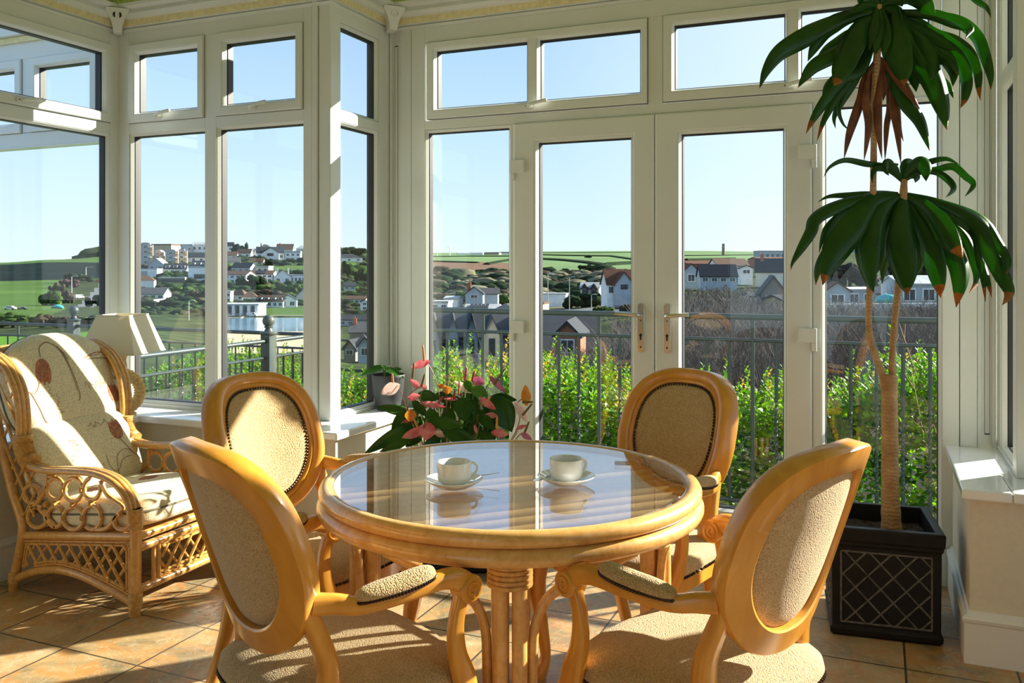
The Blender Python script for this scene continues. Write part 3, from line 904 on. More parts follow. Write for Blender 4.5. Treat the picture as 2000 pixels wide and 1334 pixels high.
        for side in (-1, 1):
            g = MB(); sp2 = []
            for i in range(40):
                u = i/39; q = u*2*pi*1.9 + 1.9; rr = .004 + .021*u
                sp2.append(c + Vector((side*.0238, s*0 - cos(q)*rr, sin(q)*rr)))
            g.sweep(sp2, .0022, .0022, 6)
            g.build('scroll_carving', M['wood'], am)
        g = MB()
        pp = [Vector((s*.227, .120, .660)), Vector((s*.237, .165, .664)), Vector((s*.247, .21, .669)), Vector((s*.256, .255, .677)), Vector((s*.260, .288, .683))]
        sp2 = spline(pp, 6); n2 = len(sp2)
        e = [max(.05, sqrt(max(0, 1-abs(2*i/(n2-1)-1)**3.2))) for i in range(n2)]
        g.sweep(sp2, [.024*x for x in e], [.021*x for x in e], 14)
        pd = g.build('arm_pad', M['fabric'], am)
        g = MB(); cord = []
        for i in range(0, 84):
            q = 2*pi*i/84; tt = (cos(q)+1)/2
            f = tt*(n2-1); kk = min(int(f), n2-2); pc = sp2[kk].lerp(sp2[kk+1], f-kk)
            cord.append(pc + Vector((sin(q)*.0235, 0, -.009))); g.ball(cord[-1], .0042, 4)
        g.sweep(cord, .0026, .0026, 5, closed=True)
        g.build('nail_trim', M['nail'], pd, label='row of dark bronze upholstery nails')
        m = MB()
        pts = [Vector((s*.266, .354, .618)), Vector((s*.265, .340, .56)), Vector((s*.264, .344, .50)), Vector((s*.260, .366, .44)), Vector((s*.250, .385, .385))]
        sp = spline(pts, 6); n = len(sp)
        m.sweep(sp, lerpl([.014, .014, .015, .017, .016], n), lerpl([.014, .016, .020, .026, .026], n), 12, up=(0, 1, 0), power=3.4)
        m.build('arm_support', M['wood'], r)
    return r
def campos(xc, d): return (C_*xc - S_*d, S_*xc + C_*d, 0)
ch = make_chair()
spots = [(-.546, 1.757, -47.4, 'honey wood dining chair in the left foreground with its shaded back to the viewer'),
         (.569, 1.748, 42.6, 'honey wood dining chair in the right foreground with sunlight across its fabric back'),
         (-.781, 2.742, -123.5, 'honey wood dining chair between the wicker armchair and the window sill, facing the viewer'),
         (.538, 2.843, 133.8, 'honey wood dining chair standing in front of the glazed doors, facing the viewer')]
for i, (xc, d, a, lab) in enumerate(spots):
    if i == 0:
        ch.location = campos(xc, d); ch.rotation_euler = (0, 0, radians(a)+TH); tag(ch, lab)
    else: copy_tree(ch, campos(xc, d), radians(a)+TH, lab)

# ------------------------------------------------------------------ two cups on saucers, with spoons
def saucer(x, y, lab):
    m = MB()
    m.lathe([(.001, .003), (.030, .003), (.031, 0), (.034, 0), (.036, .003), (.052, .008), (.066, .0165), (.073, .0205), (.0745, .0222), (.073, .0235), (.066, .020), (.052, .0115), (.034, .0062), (.001, .0058)], (0, 0, 0), 48)
    o = m.build('saucer', M['china']); o.location = (x, y, TZ); return tag(o, lab, 'saucer', 'saucers on the table')
def cup(x, y, hang, lab):
    r = empty('coffee_cup', (x, y, TZ+.0062), 0, lab, 'cup', 'coffee cups on the table')
    m = MB()
    m.lathe([(.001, .003), (.022, .003), (.0235, 0), (.0265, 0), (.029, .004), (.037, .0085), (.0415, .015), (.0430, .025), (.0435, .045), (.0440, .0585), (.0432, .0600), (.0420, .0588), (.0412, .045), (.0405, .026), (.037, .014), (.027, .0085), (.001, .0078)], (0, 0, 0), 48)
    m.build('cup_body', M['china'], r)
    m = MB(); d = Vector((cos(hang), sin(hang), 0)); Z = Vector((0, 0, 1))
    pts = [d*.0415 + Z*.050, d*.052 + Z*.0515, d*.0605 + Z*.046, d*.0625 + Z*.036, d*.058 + Z*.025, d*.049 + Z*.019, d*.0405 + Z*.018]
    m.sweep(spline(pts, 5), .0062, .0036, 10); m.build('handle', M['china'], r)
    return r
def spoon(x, y, a, lab):
    m = MB(); d = Vector((cos(a), sin(a), 0)); p = Vector((-sin(a), cos(a), 0)); Z = Vector((0, 0, 1))
    N = 17
    pts = [d*(-.058 + .128*i/(N-1)) + Z*(.0115 + .0165*max(0, i/(N-1)-.2)**1.2 + .010*max(0, .25-i/(N-1))) for i in range(N)]
    rx = [.003, .008, .0115, .0125, .0105, .007, .0035, .0028, .0026, .0026, .0028, .003, .0034, .004, .0046, .005, .0035]
    m.sweep(pts, rx, [.0011]*N, 8)
    o = m.build('teaspoon', M['steel']); o.location = (x, y, TZ); return tag(o, lab, 'spoon', 'teaspoons on the saucers')
X = Vector((C_, S_, 0)); Yf = Vector((-S_, C_, 0))
s1 = Vector((-.992, 1.965, 0)); s2 = Vector((-.742, 2.110, 0))
saucer(s1.x, s1.y, 'white saucer under the cup with the sunlit handle, left on the table')
saucer(s2.x, s2.y, 'white saucer with a spoon bowl showing at its left, right on the table')
cup(s1.x, s1.y, TH+.45, 'white coffee cup on the left with a sunlit patch inside its rim')
cup(s2.x, s2.y, TH+.55, 'white coffee cup on the right, the one farther from the wicker armchair')
q = s1 + X*.045 + Yf*.052; spoon(q.x, q.y, TH+.10, 'steel teaspoon whose handle sticks out past the right of the left saucer')
q = s2 - X*.052 + Yf*.02; spoon(q.x+.04*C_*0, q.y, TH+.9, 'steel teaspoon whose bowl lies on the left of the right saucer')
# ------------------------------------------------------------------ wicker armchair in the corner
AX, AY = -2.86, 2.70
A = empty('wicker_armchair', (AX, AY, 0), 0, 'wicker armchair with tulip print linen cushions in the window corner', 'armchair')
def L3(x, y, z): return Vector((x-AX, y-AY, z))
YA, YBk = 2.42, 2.93
WING = [(-3.43, .93), (-3.37, .955), (-3.285, .930), (-3.215, .885), (-3.165, .807), (-3.148, .735), (-3.143, .661), (-3.146, .597), (-3.125, .543), (-3.081, .513), (-2.991, .503), (-2.866, .512), (-2.745, .515), (-2.65, .497), (-2.592, .46), (-2.56, .411), (-2.548, .344)]
REAR = [(-3.201, 0), (-3.192, .057), (-3.165, .153), (-3.146, .238), (-3.152, .293), (-3.199, .389), (-3.239, .497), (-3.279, .614), (-3.34, .78), (-3.43, .93)]
ARCH = [(-3.185, .049), (-3.081, .091), (-2.953, .117), (-2.829, .112), (-2.709, .089), (-2.615, .064), (-2.546, .044)]
def interp(poly, x):
    for (x0, z0), (x1, z1) in zip(poly, poly[1:]):
        if min(x0, x1) <= x <= max(x0, x1) and x0 != x1: return z0+(z1-z0)*(x-x0)/(x1-x0)
    return poly[-1][1]
def rail_z(x): return .228 + (x+3.15)*.112
def lattice(mb, inside, place, u0, u1, v0, v1, step, r, slope=1.3):
    for sg in (1, -1):
        k = u0 - (v1-v0)/slope - step
        while k < u1 + (v1-v0)/slope + step:
            seg = []; n = 60
            for i in range(n+1):
                v = v0 + (v1-v0)*i/n; u = k + sg*(v-(v0 if sg > 0 else v0))/slope + (0 if sg > 0 else (v1-v0)/slope)
                if inside(u, v): seg.append((u, v))
                elif len(seg) > 3: mb.sweep([place(a, b, sg*.004) for a, b in (seg[0], seg[len(seg)//2], seg[-1])], r, r, 6); seg = []
                else: seg = []
            if len(seg) > 3: mb.sweep([place(a, b, sg*.004) for a, b in (seg[0], seg[len(seg)//2], seg[-1])], r, r, 6)
            k += step
def wrap(mb, pts, r, pitch=.006):
    """cane bound round a pole along pts"""
    sp = spline(pts, 10)
    P = [sp[0]]; acc = 0
    for i in range(1, len(sp)):
        seg = sp[i]-sp[i-1]; L = seg.length
        while acc + L >= pitch and L > 0:
            t = (pitch-acc)/L; q = sp[i-1].lerp(sp[i], t) if len(P) == 1 else P[-1] + (sp[i]-P[-1]).normalized()*pitch
            P.append(q); acc = 0; L = (sp[i]-q).length
            if L < pitch: acc = L; break
        else: acc += L
    rad = []; Q = []
    for i in range(len(P)-1):
        Q += [P[i], P[i].lerp(P[i+1], .5)]; rad += [r, r*1.09]
    mb.sweep(Q, rad, rad, 14)
for si, (y0, out) in enumerate(((YA, -1), (YBk, 1))):
    m = MB()
    for k, off in enumerate((-.020, 0, .020)):
        pts = [L3(x + (0), y0+off, z + (.003 if k == 1 else 0)) for x, z in WING]
        m.sweep(spline(pts, 4), .0125, .0125, 10)
    m.build('armrest', M['rattan'], A)
    m = MB(); m.sweep(spline([L3(x, y0, z) for x, z in REAR], 4), .0195, .0195, 12); rl = m.build('leg', M['rattan'], A)
    m = MB(); m.sweep([L3(-2.552, y0, 0), L3(-2.548, y0, .2), L3(-2.548, y0, .40)], .0215, .0215, 12); fl = m.build('leg', M['rattan'], A)
    m = MB()
    wrap(m, [L3(-3.144, y0, .63), L3(-3.145, y0, .59), L3(-3.122, y0, .54), L3(-3.085, y0, .517)], .035)
    m.build('cane_binding', M['bind'], A)
    m = MB()
    wrap(m, [L3(-2.548, y0, .085), L3(-2.549, y0, .03)], .0245); m.build('cane_binding', M['bind'], fl); m = MB()
    wrap(m, [L3(-2.548, y0, .40), L3(-2.548, y0, .35), L3(-2.548, y0, .32)], .0255)
    m.build('cane_binding', M['bind'], fl)
    m = MB(); wrap(m, [L3(-3.190, y0, .075), L3(-3.196, y0, .03)], .0225); m.build('cane_binding', M['bind'], rl)
    m = MB()
    m.sweep([L3(-3.15, y0, rail_z(-3.15)), L3(-2.85, y0, rail_z(-2.85)), L3(-2.55, y0, rail_z(-2.55))], .0165, .0165, 10)
    m.sweep(spline([L3(x, y0, z) for x, z in ARCH], 5), .0165, .0165, 10)
    for dz in (.026, .038):
        m.sweep([L3(-3.14, y0, rail_z(-3.14)-dz+.004), L3(-2.57, y0, rail_z(-2.57)-dz+.004)], .0055, .0055, 6)
    for dz in (.022, .033):
        m.sweep(spline([L3(x, y0, z+dz) for x, z in ARCH[1:]], 4), .0055, .0055, 6)
    for dx in (.03, .042): m.sweep([L3(-2.548-dx, y0, .09), L3(-2.548-dx, y0, .27)], .0055, .0055, 6)
    for dx in (.025, .037): m.sweep([L3(-3.17+dx, y0, .10), L3(-3.150+dx, y0, .20)], .0055, .0055, 6)
    m.build('side_rail', M['rattan'], A)
    m = MB()
    lattice(m, lambda u, v: -3.125 < u < -2.588 and interp(ARCH, u)+.03 < v < rail_z(u)-.03, lambda u, v, o: L3(u, y0+o, v), -3.14, -2.57, .07, .28, .062, .0065)
    # wing lattice between the rear stile and the bent arm
    def inw(u, v):
        if not (.30 < v < .92): return False
        xr = None
        for (x0, z0), (x1, z1) in zip(REAR, REAR[1:]):
            if z0 <= v <= z1: xr = x0+(x1-x0)*(v-z0)/(z1-z0)
        xw = -3.14 if v > .52 else -3.06
        for (x0, z0), (x1, z1) in zip(WING[1:9], WING[2:10]):
            if min(z0, z1) <= v <= max(z0, z1) and z0 != z1: xw = x0+(x1-x0)*(v-z0)/(z1-z0)
        return xr is not None and xr+.012 < u < xw-.012
    lattice(m, inw, lambda u, v, o: L3(u, y0+o, v), -3.44, -3.06, .30, .92, .062, .0060, 1.6)
    m.build('lattice', M['rattan'], A)
    # curled cane ornament under the arm
    m = MB()
    zx = lambda a: -3.094 + (a-140)*.001232
    def zz(b, a): return .400 - (b-720)*.000862 + (a-140)*.00013
    def crv(pts, n=6): m.sweep(spline([L3(zx(a), y0, zz(b, a)) for a, b in pts], n), .0090, .0090, 8)
    def circ2(a, b, ra, rb, q0=0, q1=360, n=26):
        crv([(a+ra*cos(radians(q0+(q1-q0)*i/n)), b+rb*sin(radians(q0+(q1-q0)*i/n))) for i in range(n+1)], 2)
    circ2(140, 722, 36, 42, 60, 390); circ2(165, 828, 44, 48, -40, 300); crv([(212, 640), (205, 700), (175, 750), (140, 790)])
    circ2(245, 700, 36, 48, -140, 200); circ2(246, 826, 34, 46, 20, 330); circ2(325, 704, 40, 52); circ2(325, 832, 44, 50)
    circ2(405, 700, 36, 48, -20, 260); circ2(405, 828, 38, 52, -160, 130); crv([(440, 665), (470, 730), (530, 778), (520, 800), (470, 870), (420, 880)])
    circ2(530, 845, 32, 34, 10, 260); crv([(212, 640), (240, 646)]); crv([(160, 775), (210, 830), (250, 875)])
    for a, b in ((246, 762), (325, 770), (405, 765), (285, 705), (365, 705), (285, 830), (367, 830), (205, 770)):
        q = L3(zx(a), y0, zz(b, a)); wrap(m, [q+Vector((-.008, 0, 0)), q+Vector((.008, 0, 0))], .0125, .004)
    m.build('curled_ornament', M['rattan'], A)
def across(name, pts_xz, r, par=A):
    m = MB()
    for x, z in pts_xz: m.sweep([L3(x, YA, z), L3(x, (YA+YBk)/2, z), L3(x, YBk, z)], r, r, 10)
    return m.build(name, M['rattan'], par)
across('front_rail', [(-2.545, .292)], .0165); across('front_rail', [(-2.545, .250)], .0165); across('front_rail', [(-2.548, .094)], .0165)
m = MB()
for y in (2.505, 2.53, 2.82, 2.845): m.sweep([L3(-2.545, y, .10), L3(-2.545, y, .245)], .009, .009, 8)
for z in (.115, .128, .222, .234): m.sweep([L3(-2.545, 2.54, z), L3(-2.545, 2.81, z)], .0055, .0055, 6)
lattice(m, lambda u, v: 2.54 < u < 2.81 and .12 < v < .23, lambda u, v, o: L3(-2.545+o, u, v), 2.53, 2.82, .10, .25, .062, .0065)
m.build('front_lattice', M['rattan'], A)
m = MB()
for i in range(9):
    x = -3.12 + i*.065; m.sweep([L3(x, YA+.01, rail_z(x)-.0), L3(x, YBk-.01, rail_z(x))], .010, .010, 8)
m.build('seat_slat', M['rattan'], A)
m = MB()
top = spline([L3(-3.43, YA, .93), L3(-3.44, 2.52, .945), L3(-3.445, 2.70, .95), L3(-3.44, 2.84, .945), L3(-3.43, YBk, .93)], 5); m.sweep(top, .018, .018, 10)
m.sweep([L3(-3.16, YA, .31), L3(-3.16, YBk, .31)], .016, .016, 10)
for i in range(7):
    y = 2.48 + i*.065; m.sweep([L3(-3.16, y, .31), L3(-3.30, y, .62), L3(-3.43, y, .94)], .008, .008, 8)
m.build('back_frame', M['rattan'], A)

def cushion(name, O, U, V, Wn, a, b, c, n=4.0, mexp=2.4, warp=None, decal=None):
    """soft block centred at O; U across, V along, Wn thickness"""
    O = Vector(O); U, V, Wn = Vector(U).normalized(), Vector(V).normalized(), Vector(Wn).normalized()
    def surf(u, v, side):
        rr = min(1.0, (abs(u)**n + abs(v)**n)**(1/n))
        h = c*(max(0, 1-rr**mexp))**(1/mexp)
        vv = v*b
        if warp: vv += warp(u, v)
        return O + U*(u*a) + V*vv + Wn*(side*h)
    m = MB(); N, R = 56, 14
    rad = [sin(pi/2*i/R)**.8 for i in range(R+1)]; rad[-1] = 1.0
    for side in (1, -1):
        vs = [surf(0, 0, side)]; fs = []
        for i in range(1, R+1):
            for k in range(N):
                q = 2*pi*k/N; cx, sy = cos(q), sin(q)
                e = (abs(cx)**n+abs(sy)**n)**(-1/n)
                vs.append(surf(cx*e*rad[i], sy*e*rad[i], side))
        for k in range(N): fs.append((0, 1+k, 1+(k+1) % N))
        for i in range(R-1):
            for k in range(N): fs.append((1+i*N+k, 1+(i+1)*N+k, 1+(i+1)*N+(k+1) % N, 1+i*N+(k+1) % N))
        m.add(vs, fs, 0, True)
    edge = []
    for k in range(N):
        q = 2*pi*k/N; cx, sy = cos(q), sin(q); e = (abs(cx)**n+abs(sy)**n)**(-1/n); edge.append(surf(cx*e, sy*e, 1))
    m.sweep(edge, .0045, .0045, 6, 3, closed=True)
    def line(pts, w, mi):
        P = [Vector((p[0], p[1], 0)) for p in pts]; P = spline(P, 6) if len(P) > 2 else P
        vs = []
        for i, p in enumerate(P):
            d = (P[min(i+1, len(P)-1)]-P[max(i-1, 0)]); d = d.normalized() if d.length else Vector((1, 0, 0))
            nn = Vector((-d.y/a, d.x/b, 0))*w
            for sgn in (-1, 1): vs.append(surf(p.x+nn.x*sgn, p.y+nn.y*sgn, 1)+Wn*.0016)
        m.add(vs, [(2*i, 2*i+1, 2*i+3, 2*i+2) for i in range(len(P)-1)], mi)
    def blob(pts, mi):
        P = spline([Vector((p[0], p[1], 0)) for p in pts], 5, True); cc = sum(P, Vector())/len(P)
        vs = [surf(cc.x, cc.y, 1)+Wn*.0016]
        for f in (.35, .7, 1.0): vs += [surf(cc.x+(p.x-cc.x)*f, cc.y+(p.y-cc.y)*f, 1)+Wn*.0016 for p in P]
        k = len(P); fs = [(0, 1+i, 1+(i+1) % k) for i in range(k)]
        for r_ in range(2): fs += [(1+r_*k+i, 1+(r_+1)*k+i, 1+(r_+1)*k+(i+1) % k, 1+r_*k+(i+1) % k) for i in range(k)]
        m.add(vs, fs, mi)
    def tulip(u, v, s, stem, ang=0):
        su, sv = s/a, s/b
        R2 = lambda x, y: (u+(x*cos(ang)-y*sin(ang))*su, v+(x*sin(ang)+y*cos(ang))*sv)
        blob([R2(-.5, .1), R2(-.42, .55), R2(-.28, .72), R2(-.1, .62), R2(0, .85), R2(.12, .62), R2(.3, .75), R2(.45, .5), R2(.5, .05), R2(.35, -.42), R2(0, -.58), R2(-.35, -.4)], 1)
        for x0, x1 in ((-.2, -.12), (.05, .0), (.28, .14)): line([R2(x0*.6, -.5), R2(x1*1.6-.02, .1), R2(x0, .6)], .0014, 2)
        line([R2(-.48, .1), R2(-.2, -.15), R2(0, -.55)], .0012, 2); line([R2(.48, .05), R2(.22, -.2), R2(0, -.55)], .0012, 2)
        line([R2(0, -.58)] + [R2(x, y) for x, y in stem], .0017, 2)
    def scribble(u, v, w, h, seed, ang=0):
        rr = random.Random(seed); pts = []; k = int(w/.012)
        for i in range(k*2):
            x = (i/(k*2)-.5)*w; y = (rr.random()-.5)*h*(1.8 if rr.random() > .75 else .8)
            pts.append((u+(x*cos(ang)-y*sin(ang))/a, v+(x*sin(ang)+y*cos(ang))/b))
        line(pts, .0009, 2)
    if decal: decal(tulip, scribble, line)
    return m.build(name, [M['cushion'], M['tulip'], M['print'], M['piping']], A)
bd = Vector((-.40, 0, .917)); bn = Vector((.917, 0, .40))
def dec_top(tulip, scribble, line):
    tulip(-.42, .28, .068, [(.1, -.0), (.35, .75), (.6, 1.25), (.9, 1.35)][1:], 2.9)
    tulip(.72, -.42, .062, [(.02, -1.0), (.0, -1.4)])
    line([(-.42+.02, .52), (-.36, .70), (-.22, .78), (-.12, .72), (0, .55), (.05, .40)], .0018, 2)
    line([(-.1, .70), (.0, .5), (.06, .1), (.07, -.3), (.02, -.45)], .0016, 2); line([(-.06, .68), (.02, .3), (.05, -.2)], .0012, 2)
    line([(-.84, -.05), (-.72, -.1), (-.66, -.4), (-.60, -.75), (-.52, -.85)], .002, 2)
    line([(.35, .40), (.55, .52), (.75, .60), (.88, .55)], .0022, 1); line([(.40, .38), (.6, .42), (.85, .48)], .0015, 2); line([(.45, .45), (.62, .50), (.78, .68)], .0013, 2)
    scribble(-.33, -.45, .10, .030, 3, 1.3); scribble(.42, -.12, .12, .028, 5, .12); scribble(-.42, -.12, .05, .015, 9, 1.4)
def dec_low(tulip, scribble, line):
    tulip(.55, .35, .066, [(.25, -1.0), (.6, -1.7), (1.2, -2.4)], .12)
    scribble(-.35, .1, .10, .03, 12, 1.2); scribble(.25, .6, .12, .028, 15, .1); scribble(-.1, -.45, .13, .02, 17, 0)
    line([(.2, -.2), (.22, -.5), (.35, -.65), (.5, -.4), (.7, -.35)], .0013, 2)
    line([(.35, -.75), (.4, -.3), (.62, -.15), (.8, -.35)], .0012, 2)
OB = lambda t, z0=.375: L3(-3.095-.40*t, 2.69, z0+.917*t)
cushion('back_cushion', OB(.43) + bn*.005, (0, 1, 0), bd, bn, .278, .185, .075, 4.6, 3.4, lambda u, v: .055*(1-abs(u)**2.2)*max(0, v+.2) - .03*abs(u)**3*max(0, v), dec_top)
cushion('back_cushion', OB(.125) + bn*.012, (0, 1, 0), bd, bn, .262, .172, .070, 5.2, 4.2, None, dec_low)
sn = Vector((-.11, 0, 1)).normalized(); sv = Vector((1, 0, .11)).normalized()
def dec_seat(tulip, scribble, line):
    tulip(.35, .0, .07, [(.3, -.9), (1.2, -1.3), (2.4, -1.0)], 1.2)
    scribble(-.3, .2, .12, .03, 21, .3); scribble(.4, .6, .12, .02, 24, .2); line([(-.3, .6), (0, .7), (.3, .62), (.5, .75)], .0014, 2)
    tulip(-.5, -.3, .07, [(.2, -1.0), (.6, -1.9)], .6)
cushion('seat_cushion', L3(-2.825, 2.675, .345), (0, 1, 0), sv, sn, .250, .300, .068, 5.0, 5.0, None, dec_seat)

# ------------------------------------------------------------------ table lamp on the sill
lx, ly = -3.405, 3.155
LP = empty('table_lamp', (lx, ly, SILL), 0, 'table lamp with a square cream shade and a straw rope base on the window sill', 'lamp')
m = MB()
def coil(fn, r, turns, n, amp=.22):
    P = [fn(i/n) for i in range(n+1)]
    rr = [r*(1+amp*abs(sin(turns*pi*i/n))) for i in range(n+1)]
    m.sweep(P, rr, rr, 12)
cz = .105
coil(lambda t: Vector((.085*cos(2*pi*t)*C_, .085*cos(2*pi*t)*S_, cz+.010+.085*sin(2*pi*t))), .0235, 30, 180)
m.lathe([(.001, 0), (.062, 0), (.064, .008), (.05, .016), (.02, .020), (.001, .020)], (0, 0, 0), 28)
m.build('rope_base', M['rope'], LP)
m = MB()
for i in range(16):
    a = 2*pi*i/16
    m.sweep(spline([Vector((.013*cos(a), .013*sin(a), .205)), Vector((.016*cos(a+.4), .016*sin(a+.4), .24)), Vector((.012*cos(a+.8), .012*sin(a+.8), .27)), Vector((.02*cos(a+1), .02*sin(a+1), .30))], 4), .0042, .0042, 6)
m.build('raffia_neck', M['rope'], LP)
m = MB(); m.lathe([(.016, .29), (.018, .30), (.018, .345), (.012, .35), (.001, .35)], (0, 0, 0), 20); m.build('lamp_holder', M['brass'], LP)
m = MB(); m.ball((0, 0, .385), .028, 8, 0, (1, 1, 1.25)); m.build('bulb', M['china'], LP)
m = MB()
hb, ht, z0, z1, th = .143, .085, .308, .490, .0022
rot = radians(61)
def sq(h, z, n=4): return [Vector((h*sqrt(2)*cos(rot+pi/2*k+.0), h*sqrt(2)*sin(rot+pi/2*k), z)) for k in range(4)]
o1, o2 = sq(hb, z0), sq(ht, z1); i1, i2 = sq(hb-th, z0), sq(ht-th, z1)
m.add(o1+o2+i1+i2, [(k, (k+1) % 4, 4+(k+1) % 4, 4+k) for k in range(4)] + [(8+k, 12+k, 12+(k+1) % 4, 8+(k+1) % 4) for k in range(4)] +
      [(k, 8+k, 8+(k+1) % 4, (k+1) % 4) for k in range(4)] + [(4+k, 4+(k+1) % 4, 12+(k+1) % 4, 12+k) for k in range(4)])
sh = m.build('lamp_shade', M['shade'], LP)
for q in (o1, o2):
    m = MB()
    for k in range(4): m.sweep([q[k], q[(k+1) % 4]], .0028, .0028, 6)
    m.build('shade_trim', M['shade'], sh)
m = MB(); m.sweep([Vector((0, 0, .42)), Vector((0, 0, .485))], .003, .003, 8)
for k in range(4): m.sweep([Vector((0, 0, .484)), o2[k]*.98 + Vector((0, 0, -.002))], .0018, .0018, 6)
m.build('shade_carrier', M['brass'], LP)

# ------------------------------------------------------------------ planter with the tall dracaena
def planter(name, loc, rz, wx, wy, h, lab, lat=True):
    r = empty(name, loc, rz, lab, 'planter')
    m = MB(); a, b, t = wx/2, wy/2, .022
    def rg(z, da, mi=0): return [Vector((sx*(a+da), sy*(b+da), z)) for sx, sy in ((-1, -1), (1, -1), (1, 1), (-1, 1))]
    prof = [(0, -.010), (.012, .0), (.030, .002), (.036, -.006), (h-.070, -.004), (h-.060, .002), (h-.050, .002), (h-.046, .006), (h-.004, .008), (h, .004), (h, -t), (h-.06, -t-.002), (h-.10, -t-.01)]
    vs = []; fs = []
    for z, da in prof: vs += rg(z, da)
    for i in range(len(prof)-1):
        for k in range(4): fs.append((i*4+k, i*4+(k+1) % 4, (i+1)*4+(k+1) % 4, (i+1)*4+k))
    fs.append((3, 2, 1, 0)); m.add(vs, fs)
    m.build('planter_body', M['planter'], r, bevel=.003)
    m = MB()
    for side in range(4):
        q = side*pi/2; hw = a if side % 2 == 0 else b; off = (b if side % 2 == 0 else a)-.005
        R = Matrix.Rotation(q, 4, 'Z')
        pl = lambda u, v, o=0: R @ Vector((u, -off-.0005-o*.2, v))
        u0, u1, v0, v1 = -hw+.035, hw-.035, .052, h-.085
        for p0, p1 in (((u0, v0), (u1, v0)), ((u1, v0), (u1, v1)), ((u1, v1), (u0, v1)), ((u0, v1), (u0, v0))):
            m.sweep([pl(*p0), pl(*p1)], .0035, .0035, 6)
        lattice(m, lambda u, v: u0 <= u <= u1 and v0 <= v <= v1, lambda u, v, o: pl(u, v, o), u0, u1, v0, v1, .082, .0033, 1.06) if lat else [m.sweep([pl(u0, z), pl(u1, z)], .0035, .0035, 6) for z in (.10, .13, .16)]
    m.build('relief_pattern', M['plantline'], r)
    m = MB()
    m.grid(lambda u, v: Vector(((u-.5)*2*(a-t-.004), (v-.5)*2*(b-t-.004), h-.062+.012*noise.noise(Vector((u*9, v*9, h))))), 24, 24)
    for _ in range(90): 
        u, v = rnd.random(), rnd.random()
        m.ball(((u-.5)*1.9*(a-t), (v-.5)*1.9*(b-t), h-.058), rnd.uniform(.003, .007), 4, 0, (1, .8, .6))
    m.build('soil', M['soil'], r)
    return r
PX, PY = .005, 3.452
planter('black_planter', (PX, PY, 0), .105, .362, .362, .385, 'square black planter with a worn diamond lattice on its face, holding the tall plant')
D = empty('dracaena_plant', (PX, PY, .33), 0, 'tall dracaena with two leafy crowns and brown tips growing from the black planter', 'plant')
Do = Vector((PX, PY, .33))
d0 = .3901*-PX + .9208*PY
def dp(px, py, dd=0): return at(px, py, d0+dd) - Do
m = MB()
sp = spline([dp(1741, 1046), dp(1741, 1030), dp(1739, 960), dp(1738, 860), dp(1737, 780), dp(1737, 742), dp(1737, 731)], 8); n = len(sp)
m.sweep(sp, [x*(1+.04*sin(i*1.7)) for i, x in enumerate(lerpl([.046, .036, .031, .029, .028, .029, .024], n))], None, 18)
m.build('trunk', M['bark'], D)
m = MB()
sp = spline([dp(1727, 760), dp(1722, 728), dp(1708, 690), dp(1698, 650), dp(1697, 600), dp(1700, 540), dp(1704, 440), dp(1706, 330), dp(1708, 200), dp(1714, 90), dp(1716, 10)], 6); n = len(sp)
m.sweep(sp, [x*(1+.05*sin(i*2.1)) for i, x in enumerate(lerpl([.013, .0125, .012, .0115, .0115, .0115, .011, .0115, .012, .014, .013], n))], None, 12); m.build('stem', M['bark'], D)
m = MB()
sp = spline([dp(1744, 760), dp(1742, 722), dp(1744, 670), dp(1748, 620), dp(1753, 575), dp(1756, 520), dp(1760, 450), dp(1764, 390), dp(1766, 350)], 6); n = len(sp)
m.sweep(sp, [x*(1+.05*sin(i*2.3)) for i, x in enumerate(lerpl([.0125, .012, .0115, .0115, .0125, .0115, .012, .015, .011], n))], None, 12); m.build('stem', M['bark'], D)
view = lambda p: (p + Do - Vector((0, 0, EYE))).normalized()
def leaf(mb, pts, w, tip=.0, dry=False, fold=.18, shape=None, tw=0):
    """arching blade through pts (local); w = greatest width"""
    sp = spline(pts, 7); n = len(sp)
    L = [0]
    for i in range(1, n): L.append(L[-1] + (sp[i]-sp[i-1]).length)
    rows = []
    ph = rnd.random()*6
    for i, p in enumerate(sp):
        t = L[i]/L[-1]
        tg = (sp[min(i+1, n-1)]-sp[max(i-1, 0)]).normalized()
        sd_ = tg.cross(view(p))
        if sd_.length < .15: sd_ = tg.cross(Vector((0, 0, 1)))
        sd_.normalize(); nm = sd_.cross(tg).normalized()
        an = tw*(t-.4) + .35*sin(ph + t*3)
        s2 = sd_*cos(an) + nm*sin(an); n2 = nm*cos(an) - sd_*sin(an)
        if shape: ww = shape(t)
        else: ww = min(1, .30 + 1.5*t)*(1-max(0, (t-.45)/.55)**2.3)
        hw = w*.5*max(.02, ww)
        fo = fold*hw*(1.4 if not dry else 2.4)
        rows.append([p - s2*hw + n2*(fo*.5 + hw*.10*sin(9*t+ph)), p - s2*hw*.5 - n2*fo*.35, p - n2*fo*.8, p + s2*hw*.5 - n2*fo*.35, p + s2*hw + n2*(fo*.5 - hw*.10*sin(8*t+ph))])
    o = len(mb.v)
    for i in range(n-1):
        t = L[i]/L[-1]
        mi = 2 if dry else (1 if t > 1-tip else 0)
        mb.add(rows[i]+rows[i+1], [(k, k+1, 6+k, 5+k) for k in range(4)], mi, True)
        for k in range(4):
            for c_, r_ in ((k, i), (k+1, i), (k+1, i+1), (k, i+1)): mb.uvs.append((c_/4, L[r_]/L[-1]))
